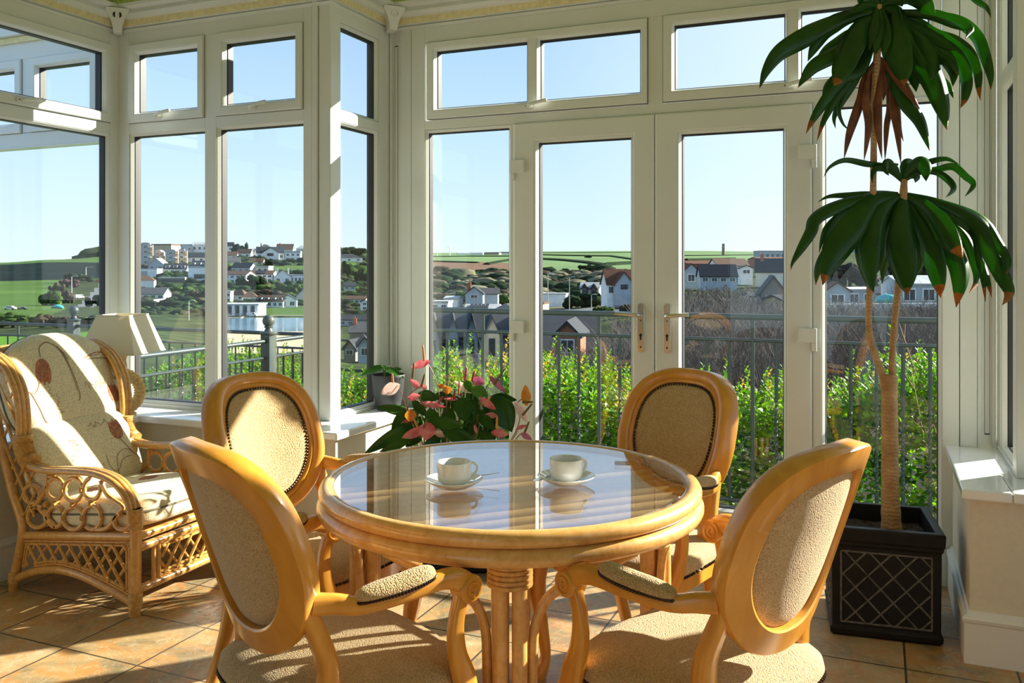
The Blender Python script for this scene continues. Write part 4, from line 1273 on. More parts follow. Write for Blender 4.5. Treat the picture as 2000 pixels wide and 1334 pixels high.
def crown(name, leaves, org, sc, parent):
    mb = MB(); mb.uvs = []
    for pts, w, dd, tip, kind in leaves:
        n = len(pts)
        P = [dp(org[0]+x/sc, org[1]+y/sc, dd*(i/(n-1))**1.2) for i, (x, y) in enumerate(pts)]
        leaf(mb, P, w/sc*d0/F, tip, kind == 'd', .18)
    o = mb.build(name, [M['drac'], M['drac_brown'], M['drac_dry']], parent, fixn=False)
    uvl = o.data.uv_layers.new(name='UVMap')
    for i, uv in enumerate(mb.uvs): uvl.data[i].uv = uv
    o.data.validate()
    # weld the rows so the blades shade smoothly
    bm = bmesh.new(); bm.from_mesh(o.data); bmesh.ops.remove_doubles(bm, verts=bm.verts, dist=.00002); bm.to_mesh(o.data); bm.free()
    s = o.modifiers.new('thickness', 'SOLIDIFY'); s.thickness = .0009
    return o
LOW = [
 ([(980,385),(978,450),(975,600),(985,850),(1000,1000),(1010,1095)], 225, -.17, .10, 'g'),
 ([(960,390),(850,470),(765,600),(720,780),(735,960),(765,1080)], 190, -.14, .03, 'g'),
 ([(950,385),(760,410),(640,520),(540,680),(440,880),(395,1025)], 235, -.10, .08, 'g'),
 ([(900,400),(650,560),(480,740),(370,900),(345,1025)], 120, .05, .05, 'g'),
 ([(960,380),(640,415),(430,490),(335,560),(310,640),(240,760),(180,860),(165,918)], 105, -.05, .03, 'g'),
 ([(970,378),(800,368),(600,375),(440,385),(360,428)], 52, .05, .0, 'g'),
 ([(930,400),(700,440),(570,490),(440,600),(395,690),(370,795)], 66, .02, .0, 'g'),
 ([(900,450),(760,520),(690,590),(640,600),(625,640)], 60, .08, .0, 'g'),
 ([(1000,385),(1110,450),(1220,570),(1310,690),(1410,830)], 175, -.20, .16, 'g'),
 ([(1000,400),(1090,540),(1150,690),(1210,880),(1235,1010),(1250,1118)], 165, -.16, .14, 'g'),
 ([(1010,400),(1160,550),(1270,700),(1370,860),(1390,1000),(1362,1188)], 150, -.18, .13, 'g'),
 ([(1000,375),(1200,430),(1400,520),(1540,620),(1610,770),(1690,950),(1745,1080),(1695,1172)], 140, -.28, .13, 'g'),
 ([(1010,375),(1250,440),(1440,540),(1530,700),(1545,880),(1590,1000),(1620,1118)], 84, -.24, .1, 'g'),
 ([(1010,372),(1300,450),(1540,560),(1660,720),(1735,850),(1725,950)], 84, -.26, .04, 'g'),
 ([(1010,380),(1250,520),(1420,680),(1500,880),(1510,1000),(1455,1085)], 70, -.22, .16, 'g'),
 ([(1010,380),(1200,470),(1480,640),(1530,850),(1560,1000),(1575,1150)], 60, -.26, .14, 'g'),
 ([(1010,400),(1100,560),(1115,750),(1080,900),(1015,1015)], 100, .08, .03, 'g'),
 ([(970,400),(880,560),(850,800),(825,1015)], 95, .10, .0, 'g'),
 ([(960,400),(800,520),(690,660),(665,780),(655,862)], 66, .12, .18, 'g'),
 ([(960,400),(830,620),(800,850),(760,975)], 110, .06, .1, 'g'),
 ([(1010,400),(1220,600),(1380,680),(1460,760),(1480,850)], 100, -.1, .0, 'g'),
 ([(975,270),(940,210),(860,165),(720,150),(560,122),(450,170),(403,245)], 46, -.05, .0, 'g'),
 ([(975,260),(910,190),(865,140),(850,190),(875,235)], 62, -.10, .0, 'g'),
 ([(970,280),(880,200),(790,182),(755,230),(755,285)], 44, -.08, .0, 'g'),
 ([(985,270),(1030,190),(1090,140),(1135,170),(1145,275)], 96, -.12, .0, 'g'),
 ([(990,260),(1060,190),(1170,135),(1290,112),(1385,155)], 46, -.05, .0, 'g'),
 ([(990,265),(1080,205),(1220,190),(1340,170),(1430,240),(1488,300),(1425,385)], 56, -.16, .0, 'g'),
 ([(990,270),(1100,215),(1220,212),(1310,270),(1342,330),(1288,390)], 50, -.18, .0, 'g'),
 ([(985,270),(985,200),(1000,140),(1045,118)], 70, .04, .0, 'g'),
 ([(985,280),(1030,240),(1075,240),(1065,285)], 48, -.08, .0, 'g'),
 ([(978,285),(930,215),(915,165),(945,150)], 56, .06, .0, 'g'),
]
UP = [
 ([(905,40),(912,150),(900,280),(885,410)], 95, -.09, 0, 'g'),
 ([(905,30),(880,130),(850,260),(840,380)], 110, -.07, 0, 'g'),
 ([(915,40),(950,160),(960,300),(945,430)], 90, -.10, 0, 'g'),
 ([(900,90),(740,110),(540,180),(320,300),(160,400),(65,530),(12,665)], 150, -.08, .02, 'g'),
 ([(890,110),(680,130),(520,220),(440,330),(375,460)], 135, -.02, .0, 'g'),
 ([(880,140),(760,220),(620,310),(520,370),(440,440)], 105, .08, .0, 'g'),
 ([(880,200),(720,320),(560,420),(410,510),(300,660)], 128, -.04, .05, 'g'),
 ([(895,130),(780,200),(690,370),(630,540),(572,645)], 205, -.16, .12, 'g'),
 ([(930,70),(1030,90),(1050,250),(1060,400),(1090,520),(1100,645)], 205, -.20, .09, 'g'),
 ([(930,85),(1130,100),(1320,115),(1480,170),(1590,215),(1560,290)], 90, -.22, .0, 'g'),
 ([(930,100),(1180,150),(1330,250),(1480,310),(1590,400),(1650,540),(1660,660),(1672,755)], 84, -.26, .12, 'g'),
 ([(930,90),(1250,110),(1500,160),(1640,270),(1700,400),(1745,560),(1750,675)], 96, -.28, .03, 'g'),
 ([(930,110),(1200,220),(1420,350),(1530,480),(1570,620),(1555,740),(1522,812)], 104, -.26, .12, 'g'),
 ([(930,120),(1130,330),(1290,560),(1370,760),(1420,975)], 175, -.22, .03, 'g'),
 ([(930,130),(1100,230),(1220,360),(1310,500),(1300,600)], 150, -.14, .02, 'g'),
 ([(920,240),(1020,560),(1110,760),(1220,920),(1290,1132)], 122, -.10, .05, 'g'),
 ([(920,180),(1070,380),(1160,520),(1190,690)], 150, -.05, .0, 'g'),
 ([(930,120),(1220,250),(1400,420),(1470,540),(1465,650)], 110, -.2, .02, 'g'),
 ([(920,180),(1130,460),(1300,560),(1420,640),(1470,740)], 90, -.12, .0, 'g'),
 ([(890,240),(780,520),(640,600),(520,740),(420,890),(362,1005)], 104, -.08, .13, 'g'),
 ([(890,220),(760,440),(640,560),(530,650),(485,750)], 120, .06, .0, 'g'),
 ([(890,300),(720,580),(600,720),(500,900),(445,1060)], 66, -.05, .13, 'g'),
 ([(890,300),(730,600),(630,760),(575,880),(585,965)], 72, .06, .0, 'g'),
 ([(890,320),(700,620),(612,800),(635,920),(695,985)], 46, .02, .0, 'g'),
 ([(880,330),(760,480),(680,640),(640,790)], 100, .1, .0, 'g'),
 ([(895,120),(800,280),(770,420),(720,490)], 100, .1, .0, 'g'),
 ([(930,130),(1130,180),(1290,260),(1390,330),(1500,380)], 120, -.12, .0, 'g'),
 ([(920,150),(1180,300),(1350,430),(1440,470),(1500,560)], 90, -.18, .05, 'g'),
 ([(905,420),(905,600),(900,800),(910,1000),(932,1192)], 62, -.05, 0, 'd'),
 ([(895,430),(830,560),(812,750),(832,950),(798,1205)], 60, -.03, 0, 'd'),
 ([(895,440),(800,600),(770,760),(690,1000),(648,1192)], 70, .02, 0, 'd'),
 ([(915,440),(965,600),(990,800),(968,950),(955,1205)], 46, .03, 0, 'd'),
 ([(915,440),(1000,600),(1012,800),(1050,1000),(1075,1232)], 52, -.03, 0, 'd'),
 ([(915,450),(1000,620),(1040,780),(1062,950),(1095,1062)], 52, .05, 0, 'd'),
 ([(915,430),(1000,530),(1100,650),(1215,815)], 66, -.08, 0, 'd'),
 ([(900,440),(860,560),(850,680),(860,800)], 58, .04, 0, 'd'),
 ([(910,440),(940,560),(950,660),(940,760)], 58, .05, 0, 'd'),
 ([(920,90),(850,20),(790,-20),(760,40)], 100, .05, .1, 'g'),
 ([(940,60),(1060,-60),(1180,-30),(1270,40),(1330,110)], 150, -.15, 0, 'g'),
 ([(930,40),(1200,-180),(1500,-120),(1640,0),(1720,60),(1752,135)], 60, -.26, .05, 'g'),
 ([(920,60),(980,20),(1060,15),(1085,50)], 60, -.1, 0, 'g'),
 ([(920,40),(1050,-140),(1300,-160),(1420,0)], 80, -.15, .12, 'g'),
 ([(910,40),(760,-160),(560,-150),(430,-60)], 110, .0, 0, 'g'),
 ([(915,30),(900,-200),(840,-330),(760,-380)], 110, .0, 0, 'g'),
 ([(920,30),(980,-190),(1080,-310),(1180,-330)], 110, -.05, 0, 'g'),
 ([(915,60),(840,40),(740,70),(680,100)], 70, -.06, 0, 'g'),
]
crown('leaf_crown', UP, (1480, 0), 3.846, D)
crown('leaf_crown', LOW, (1500, 280), 3.706, D)

# ------------------------------------------------------------------ anthurium in a black trough behind the table
Ac = Vector((-1.735, 3.385, 0))
planter('black_trough', (Ac.x, Ac.y, 0), TH, .50, .27, .33, 'low black trough on the floor under the pink flowering plant, behind the table', False)
AN = empty('anthurium_plant', (Ac.x, Ac.y, .27), 0, 'anthurium with pink and orange flowers and glossy leaves between the table and doors', 'flowering plant')
Ao = Vector((Ac.x, Ac.y, .27)); dA = .3901*-Ac.x + .9208*Ac.y
def ap(x, y, dd=0): return at(680+x/5, 660+y/5, dA+dd) - Ao
def heart(mb, base, tip, w, mi=0, cup=.12, face=.8, droop=.12):
    """heart-shaped blade from base to tip"""
    ax = tip-base; Lh = ax.length; ax.normalize()
    vw = (base + Ao - Vector((0, 0, EYE))).normalized()
    s1_ = ax.cross(vw); s1_.normalize(); s2_ = ax.cross(Vector((0, 0, 1)))
    s2_ = s2_.normalized() if s2_.length > .1 else s1_
    if s1_.dot(s2_) < 0: s2_ = -s2_
    sd_ = (s1_*face + s2_*(1-face)).normalized(); nm = sd_.cross(ax).normalized()
    if nm.z < 0: nm = -nm
    vs = []; nr, nc = 12, 7
    for i in range(nr+1):
        t = i/nr; u = t*1.18-.18
        if t < .22: hw = .72*(t/.22)**.6
        else: hw = .72 + .28*sin(min(1, (t-.22)/.2)*pi/2) if t < .42 else max(0, cos((t-.42)/.58*pi/2))**.85
        for k in range(nc):
            q = k/(nc-1)*2-1
            notch = (.16*(1-abs(q))**1.5) if t < .2 else 0
            x = base + ax*(Lh*(u + notch*(1-t/.2 if t < .2 else 0))) + sd_*(q*hw*w*.5) + nm*(cup*w*(abs(q)**1.6)*hw - droop*Lh*t*t + .02*w*sin(6*t+q*3))
            vs.append(x)
    mb.add(vs, [(i*nc+k, i*nc+k+1, (i+1)*nc+k+1, (i+1)*nc+k) for i in range(nr) for k in range(nc-1)], mi, True)
px5 = dA/F/5
m = MB()
LV = [((590,730),(285,662),105,0,-.05),((830,820),(1135,850),125,0,-.14),((1110,610),(1150,800),190,0,-.12),((1410,590),(1640,600),110,0,-.02),((1440,610),(1605,912),260,0,-.06),
 ((1230,500),(1360,560),120,1,-.04),((1150,430),(1210,530),90,1,0),((610,860),(135,1132),130,0,-.12),((580,1000),(285,1125),95,0,-.14),((600,740),(420,890),150,0,-.08),
 ((970,930),(1250,1000),150,0,-.16),((800,720),(860,900),140,0,-.12),((1300,770),(1430,890),110,0,-.10),((700,560),(880,590),130,0,.03),((880,560),(1070,620),120,0,.04),
 ((1090,680),(1225,830),150,0,-.10),((1190,620),(1290,740),100,0,-.08),((1120,560),(1280,620),110,0,.03),((650,620),(760,760),110,0,-.04),((520,800),(430,930),110,0,-.04),
 ((700,930),(560,1060),130,0,-.1),((880,980),(740,1070),120,0,-.12),((1300,930),(1430,1010),120,0,-.1),((1480,700),(1560,880),170,0,0),((960,700),(1040,860),120,0,-.02),
 ((900,800),(980,930),120,0,-.04),((1240,820),(1180,960),120,0,-.05),((640,800),(720,950),130,0,-.02),((1340,640),(1480,760),140,0,.03),((1000,620),(960,780),120,0,.04),
 ((760,640),(640,720),110,0,.05),((1150,900),(1060,1010),120,0,-.06),((1420,820),(1330,980),130,0,.0),((540,900),(640,1010),110,0,.02),((420,1010),(300,1060),70,1,-.05)]
for b, t_, w, mi, dd in LV: heart(m, ap(*b, dd), ap(*t_, dd-.04), w*px5, mi)
for _ in range(26):
    x, y = rnd.uniform(480, 1500), rnd.uniform(620, 1080); a = rnd.uniform(0, 6.28)
    heart(m, ap(x, y, .09), ap(x+150*cos(a), y+110*sin(a)+30, .07), rnd.uniform(90, 140)*px5, 0)
for b, t_, w, mi, dd in LV[:24]:
    m.sweep(spline([ap(950+(b[0]-950)*.25, 1500, 0), ap(950+(b[0]-950)*.8, (b[1]+1300)/2, dd*.5), ap(*b, dd)], 4), .0022, .0022, 6, 2)
lv = m.build('foliage', [M['anth'], M['anth_l'], M['stemg']], AN, fixn=False)
sl = lv.modifiers.new('thickness', 'SOLIDIFY'); sl.thickness = .0008
FL = [ # stem foot, spathe base, spathe tip, width, spathe, spadix (from, to), spadix kind, depth
 ((890,560),(775,235),(608,292),78,'p',((742,225),(728,65)),'o',-.03), ((575,660),(690,480),(598,405),70,'p',((628,392),(643,238)),'b',-.05),
 ((560,665),(480,470),(320,545),120,'w',((436,432),(430,350)),'o',-.12), ((770,720),(600,585),(705,560),72,'p',None,'',-.12),
 ((700,640),(760,490),(700,455),50,'p',((715,478),(748,350)),'b',-.04), ((1110,610),(1190,520),(1030,425),80,'w',((1135,440),(1156,288)),'r',.02),
 ((1190,620),(1225,420),(1335,440),105,'m',((1208,420),(1233,318)),'r',.04), ((1130,930),(1400,395),(1540,540),62,'m',((1425,455),(1532,298)),'b',-.06),
 ((1110,600),(1090,560),(1060,540),30,'p',((1080,550),(1086,408)),'o',0), ((860,720),(735,640),(955,675),64,'p',((880,640),(928,570)),'r',-.08),
 ((690,1000),(610,800),(610,690),110,'o',((690,900),(632,770)),'o',-.14), ((700,980),(720,905),(520,975),90,'p',None,'',-.16),
 ((740,1010),(780,850),(760,1000),175,'p',((735,880),(775,790)),'b',-.17), ((840,1000),(860,930),(968,955),62,'w',None,'',-.14),
 ((1380,1000),(1420,925),(1570,945),80,'p',((1448,885),(1455,768)),'o',-.14), ((1640,660),(1740,635),(1730,455),95,'o',((1700,630),(1805,625)),'b',-.06),
 ((1660,860),(1640,650),(1752,828),80,'w',((1702,755),(1797,642)),'b',-.08), ((1610,985),(1655,885),(1745,850),40,'p',((1720,930),(1766,818)),'b',-.1),
 ((1640,985),(1700,940),(1798,995),56,'m',None,'',-.12), ((1250,840),(1300,600),(1445,700),74,'p',((1338,668),(1392,568)),'o',-.12),
 ((960,640),(960,480),(975,550),90,'o',None,'',-.05), ((960,640),(945,480),(868,460),52,'o',None,'',-.04), ((1330,840),(1440,760),(1325,750),56,'p',None,'',-.10),
 ((560,980),(590,800),(500,870),50,'p',None,'',-.10), ((1240,1000),(1235,860),(1260,940),34,'p',None,'',-.12), ((1000,640),(1060,600),(930,595),34,'p',((1030,600),(1040,510)),'r',.0),
]
SPM = {'p': 'spathe_p', 'w': 'spathe_w', 'm': 'spathe_m', 'o': 'spathe_o'}; SDM = {'o': 'spadix_o', 'r': 'spadix_r', 'b': 'spadix_b'}
for ft, b, t_, w, kd, sp_, sk, dd in FL:
    m = MB(); heart(m, ap(*b, dd), ap(*t_, dd), w*px5, 0, .18, .9, .05)
    m.sweep(spline([ap(950+(ft[0]-950)*.6, 1350, dd*.3), ap(*ft, dd*.7), ap(*b, dd)], 6), .0019, .0019, 6, 1)
    o = m.build('flower', [M[SPM[kd]], M['stemr']], AN, fixn=False)
    if sp_:
        g = MB(); a_, b_ = ap(*sp_[0], dd-.01), ap(*sp_[1], dd-.02)
        g.sweep([a_, a_.lerp(b_, .3), a_.lerp(b_, .75), a_.lerp(b_, .96), b_], [.0050, .0052, .0044, .0036, .001], None, 10); g.build('spadix', M[SDM[sk]], o)

# ------------------------------------------------------------------ small grey pot on the bay sill
GP = empty('grey_plant_pot', (-2.292, 3.80, SILL), 0, 'small matt grey plant pot on the bay window sill', 'plant pot')
m = MB(); m.lathe([(.001, 0), (.054, 0), (.060, .006), (.075, .08), (.0835, .165), (.0850, .178), (.0835, .180), (.080, .178), (.0775, .155), (.001, .150)], (0, 0, 0), 40)
m.build('pot_body', M['greypot'], GP)
m = MB(); m.lathe([(.001, .158), (.04, .160), (.0775, .156)], (0, 0, 0), 24); m.build('soil', M['soil'], GP)
SP_ = empty('peace_lily', (-2.292, 3.80, SILL+.15), 0, 'young plant with two broad arching leaves in the small grey pot', 'plant')
Ao = Vector((-2.292, 3.80, SILL+.15)); dS = .3901*2.292 + .9208*3.80
def sp5(x, y, dd=0): return at(680+x/5, 660+y/5, dS+dd) - Ao
m = MB()
heart(m, sp5(335, 285, -.03), sp5(130, 335, -.08), 85*dS/F/5, 0, .10, .55, .25); heart(m, sp5(375, 300, -.03), sp5(545, 365, -.06), 78*dS/F/5, 0, .10, .5, .25)
heart(m, sp5(440, 310, .02), sp5(530, 300, .05), 40*dS/F/5, 0)
m.build('leaf', [M['anth']], SP_, fixn=False)
m = MB()
m.sweep(spline([sp5(352, 385, -.01), sp5(350, 330, -.02), sp5(335, 285, -.03), sp5(320, 255, -.035)], 5), .0042, .0030, 8)
m.sweep(spline([sp5(356, 385, -.01), sp5(358, 330, -.02), sp5(375, 300, -.03), sp5(400, 275, -.035)], 5), .0042, .0028, 8)
m.build('stem', M['stemg'], SP_)
# ------------------------------------------------------------------ land outside
M['grass'] = simple('lawn_grass', (.07, .17, .018, 1), .9, .3, 3)
M['field'] = simple('green_field', (.058, .108, .026, 1), .95, .22, .03)
M['farfield'] = simple('far_green_field', (.12, .19, .08, 1), .95, .2, .012)
M['hill'] = simple('rough_hillside', (.032, .048, .018, 1), .95, .6, .12)
M['dune'] = simple('dry_dune_scrub', (.14, .135, .085, 1), .95, .55, .10)
M['plough'] = simple('ploughed_earth', (.14, .09, .06, 1), .95, .2, .05)
M['cliff'] = simple('dark_wooded_cliff', (.006, .014, .012, 1), .95, .5, .06)
M['sand'] = simple('pale_wet_sand', (.42, .33, .23, 1), .9, .12, .2)
M['road'] = simple('grey_tarmac', (.13, .14, .15, 1), .9, .1, .5)
M['earth'] = simple('brown_bank', (.022, .02, .015, 1), .95, .5, 1.2)
def water():
    t = NT('calm_estuary_water'); t.color((.10, .19, .26, 1)); t.set(Roughness=.12)
    nz = t.tex('Noise', t.co(), Scale=1.2, Detail=4.0); t.bump(nz.outputs[0], .12, .2)
    return t.m
M['water'] = water()
M['paving'] = simple('grey_paving', (.30, .29, .27, 1), .85, .15, 4)
TD = [5, 7, 12, 20, 35, 60, 100, 150, 220, 320, 450, 650, 1000, 1600, 2600]
TP = {
 -400: [1180, 1000, 830, 705, 672, 645, 618, 603, 588, 568, 546, 517, 516, 515, 515],
 0:    [1180, 1000, 830, 705, 672, 645, 618, 603, 588, 568, 546, 516, 514, 513, 513],
 110:  [1180, 1000, 830, 705, 668, 640, 618, 604, 590, 570, 543, 511, 508, 507, 507],
 215:  [1180, 1000, 830, 705, 660, 632, 612, 600, 588, 568, 538, 512, 502, 501, 501],
 270:  [1180, 1000, 850, 760, 715, 690, 668, 650, 630, 600, 545, 490, 484, 484, 484],
 410:  [1180, 1000, 850, 770, 738, 705, 685, 668, 642, 598, 545, 492, 488, 488, 488],
 600:  [1180, 1000, 850, 780, 745, 715, 692, 672, 642, 600, 548, 497, 492, 492, 492],
 690:  [1180, 1000, 850, 800, 760, 735, 712, 690, 645, 595, 545, 496, 492, 492, 492],
 770:  [1180, 1000, 850, 800, 765, 740, 715, 680, 625, 585, 552, 525, 505, 496, 494],
 850:  [1180, 1000, 850, 800, 770, 748, 722, 660, 606, 578, 553, 533, 511, 498, 494],
 1010: [1180, 1000, 850, 800, 765, 742, 712, 650, 602, 575, 551, 533, 512, 497, 492],
 1070: [1180, 1000, 850, 790, 755, 730, 695, 640, 600, 575, 551, 534, 514, 498, 491],
 1240: [1180, 1000, 850, 780, 735, 700, 660, 620, 590, 565, 546, 532, 513, 497, 490],
 1340: [1180, 1000, 840, 745, 690, 650, 612, 585, 558, 537, 523, 515, 508, 497, 490],
 1540: [1180, 1000, 840, 745, 690, 650, 612, 583, 555, 535, 522, 515, 509, 499, 492],
 1620: [1180, 1000, 840, 745, 685, 645, 615, 590, 548, 512, 494, 488, 487, 487, 487],
 1840: [1180, 1000, 840, 745, 685, 645, 615, 590, 550, 518, 500, 494, 492, 492, 492],
 2400: [1180, 1000, 840, 745, 685, 645, 615, 590, 550, 518, 500, 494, 492, 492, 492],
}
TK = sorted(TP)
def terr_y(px, d):
    px = min(max(px, TK[0]), TK[-1] - 1e-6); d = min(max(d, TD[0]), TD[-1])
    for a, b in zip(TK, TK[1:]):
        if a <= px <= b: break
    f = (px-a)/(b-a); f = f*f*(3-2*f)
    for i in range(len(TD)-1):
        if d <= TD[i+1]: break
    g = (math.log(d)-math.log(TD[i]))/(math.log(TD[i+1])-math.log(TD[i]))
    ya = TP[a][i]+(TP[a][i+1]-TP[a][i])*g; yb = TP[b][i]+(TP[b][i+1]-TP[b][i])*g
    return ya+(yb-ya)*f
def terr(px, d): return at(px, terr_y(px, d), d)
def terr_d(px, y):
    lo, hi = math.log(TD[0]), math.log(TD[-1])
    for _ in range(40):
        md = (lo+hi)/2
        if terr_y(px, math.exp(md)) > y: lo = md
        else: hi = md
    return math.exp(lo)
def land_class(px, d, y):
    if px < 245:
        if d < 48: return 'lawn'
        if d < 95: return 'hillside'
        if d < 430:
            if 600 > y > 545:
                c = 165 + (605-y)*.75
                if abs(px-c) < 6+(y-545)*.22: return 'road'
            return 'field' if px < 112+18*sin(d*.05) else 'hillside'
        return 'cliff' if d < 640 else 'headland'
    if px < 655:
        if px > 418 and 646 <= y < 690: return 'beach'
        if px > 405 and 621 <= y < 646: return 'water'
        if px > 490 and (518 < y < 532 or 601 < y < 617): return 'field'
        return 'hillside'
    if px < 790: return 'field' if (505 < y < 525 and px < 700) else 'hillside'
    if px < 1290:
        if d > 680: return 'ploughed_field' if (px < 1010 and y > 509 + (px-850)*.03) else 'farmland'
        if d > 205: return 'dune'
        if 1075 < px < 1230 and 590 < y < 613: return 'road'
        return 'hillside' if d > 45 else 'bank'
    if d > 1000: return 'farmland'
    if d > 100: return 'hillside'
    return 'bank'
LM = {'lawn': 'grass', 'hillside': 'hill', 'field': 'field', 'cliff': 'cliff', 'headland': 'field', 'beach': 'sand', 'water': 'water', 'road': 'road', 'ploughed_field': 'plough', 'farmland': 'farfield', 'dune': 'dune', 'bank': 'earth'}
PXS = list(range(-400, 2401, 8))
DS = [5*(2600/5)**(i/170) for i in range(171)]
GP_ = [[terr(p, d) for p in PXS] for d in DS]
cells = {}
for j in range(len(DS)-1):
    for i in range(len(PXS)-1):
        d = sqrt(DS[j]*DS[j+1]); p = (PXS[i]+PXS[i+1])/2
        cells.setdefault(land_class(p, d, terr_y(p, d)), []).append((i, j))
for k, cl in cells.items():
    m = MB(); ix = {}
    def vid(i, j):
        if (i, j) not in ix: ix[(i, j)] = len(m.v); m.v.append(tuple(GP_[j][i]))
        return ix[(i, j)]
    for i, j in cl:
        m.f.append((vid(i, j), vid(i+1, j), vid(i+1, j+1), vid(i, j+1))); m.m.append(0); m.s.append(True)
    tag(m.build(k, M[LM[k]]), kind='structure')
m = MB(); m.box((-14, -12, -1.4), (14, 5.2, -.86)); tag(m.build('ground_light_block', M['paving']), kind='structure')  # slab added under the house to keep out light from below
# headland beyond the cliff, on the left
m = MB()
prof = [(140, 501), (152, 498), (157, 491), (166, 486), (180, 484), (195, 481), (208, 479), (225, 477), (260, 476), (300, 480), (330, 495)]
vs = []
for px, y in prof: vs += [at(px, 512, 1500), at(px, y+(512-y)*.35, 1510), at(px, y, 1580), at(px, y+2, 1900), at(px, 512, 2000)]
m.add(vs, [(i*5+k, i*5+k+1, (i+1)*5+k+1, (i+1)*5+k) for i in range(len(prof)-1) for k in range(4)], 0, True)
tag(m.build('hill', M['hill']), kind='structure')

# ------------------------------------------------------------------ balcony, terrace and their railings
m = MB(); m.box((-2.95, YD+.05, -.16), (1.6, 4.86, -.03)); tag(m.build('balcony_floor', M['paving']), kind='structure')
m = MB(); m.box((-12, 1.0, -.46), (-3.9, 6.15, -.32)); tag(m.build('terrace_floor', M['paving']), kind='structure')
def railing(name, p0, p1, zf, zt, zm, bars, full, posts, lab, r=.016):
    p0, p1 = Vector(p0), Vector(p1); d = (p1-p0).normalized(); L = (p1-p0).length
    R = empty(name, (p0.x, p0.y, zf), 0, lab, 'railing', 'iron railings outside the glass')
    q = lambda u, z: Vector((d.x*u, d.y*u, z-zf))
    m = MB(); m.sweep([q(0, zt), q(L, zt)], r*1.2, r, 10); m.build('top_rail', M['iron'], R)
    m = MB(); m.sweep([q(0, zm), q(L, zm)], .012, .010, 8); m.build('middle_rail', M['iron'], R)
    m = MB(); m.sweep([q(0, zf+.09), q(L, zf+.09)], .012, .010, 8); m.build('bottom_rail', M['iron'], R)
    u = bars[0]
    while u < L:
        f = any(abs(u-x) < bars[1]*.5 for x in full)
        m = MB()
        if f:
            m.sweep([q(u, zf+.0), q(u, zt)], .0105, .0105, 8)
        else:
            K = 36; vs = []; fs = []
            for i in range(K+1):
                z = zf+.09 + (zm-zf-.09)*i/K; t = i/K
                a = (3*2*pi*min(1, max(0, (t-.12)/.5)))
                for k in range(4): vs.append(q(u, z) + Vector((.0095*cos(a+pi/2*k), .0095*sin(a+pi/2*k), 0)))
            for i in range(K):
                for k in range(4): fs.append((i*4+k, i*4+(k+1) % 4, (i+1)*4+(k+1) % 4, (i+1)*4+k))
            m.add(vs, fs)
        m.build('bar', M['iron'], R)
        u += bars[1]
    for u in posts:
        m = MB(); c = q(u, 0)
        m.boxc((c.x, c.y, (zt+.05-zf)/2), (.040, .040, (zt+.05-zf)/2))
        m.lathe([(.001, 0), (.062, .0), (.066, .008), (.060, .016), (.034, .020), (.026, .034), (.022, .044), (.036, .054), (.022, .062)], (c.x, c.y, zt-zf+.05), 20)
        m.ball((c.x, c.y, zt-zf+.148), .045, 10)
        m.build('post', M['iron'], R)
    return R
railing('balcony_railing', (-2.80, 4.70), (1.55, 4.70), -.03, 1.035, .912, (.018+.12, .1206), (.623, 1.365, 2.137, 3.34), (), 'slim green grey railing across the balcony outside the glazed doors')
railing('terrace_railing', (-4.17, 3.75), (-4.17, 6.03), -.32, .75, .628, (.1, .118), (), (1.46, 2.28), 'terrace railing running away from the house past the ball topped post')
railing('terrace_railing', (-11.5, 5.98), (-4.26, 5.98), -.32, .735, .618, (.06, .15), (1.0, 2.0, 3.0, 3.6, 5.2, 6.2), (4.42,), 'terrace railing along the lawn edge seen behind the wicker armchair')

# ------------------------------------------------------------------ hedges and scrub near the glass
M['leaf_y'] = leafmat('yellow_green_hedge_leaf', (.07, .24, .006, 1), (.19, .39, .010, 1), 6, .5, .5)  # yellow green leaves for the shoots, more frequent towards the top
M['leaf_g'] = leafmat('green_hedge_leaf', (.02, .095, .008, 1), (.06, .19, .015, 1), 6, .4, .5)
M['leaf_o'] = leafmat('golden_hedge_leaf', (.50, .32, .03, 1), (.60, .45, .06, 1), 6, .5, .4)
M['twig'] = simple('bare_grey_twig', (.15, .135, .12, 1), .9, .3, 3)
M['twig_p'] = simple('pale_dry_stalk', (.55, .42, .27, 1), .9, .2, 8)
def kite(mb, p, d, n, L, w, mi):
    d = d.normalized(); s = d.cross(n)
    if s.length < 1e-3: s = d.cross(Vector((1, 0, 0)))
    s.normalize(); nn = s.cross(d)
    mb.add([p, p + d*L*.45 + s*w*.5 + nn*w*.12, p + d*L, p + d*L*.45 - s*w*.5 + nn*w*.12, p + d*L*.45], [(0, 1, 2, 4), (0, 4, 2, 3)], mi, True)
def rv(r): 
    while True:
        v = Vector((r.uniform(-1, 1), r.uniform(-1, 1), r.uniform(-1, 1)))
        if .1 < v.length < 1: return v.normalized()
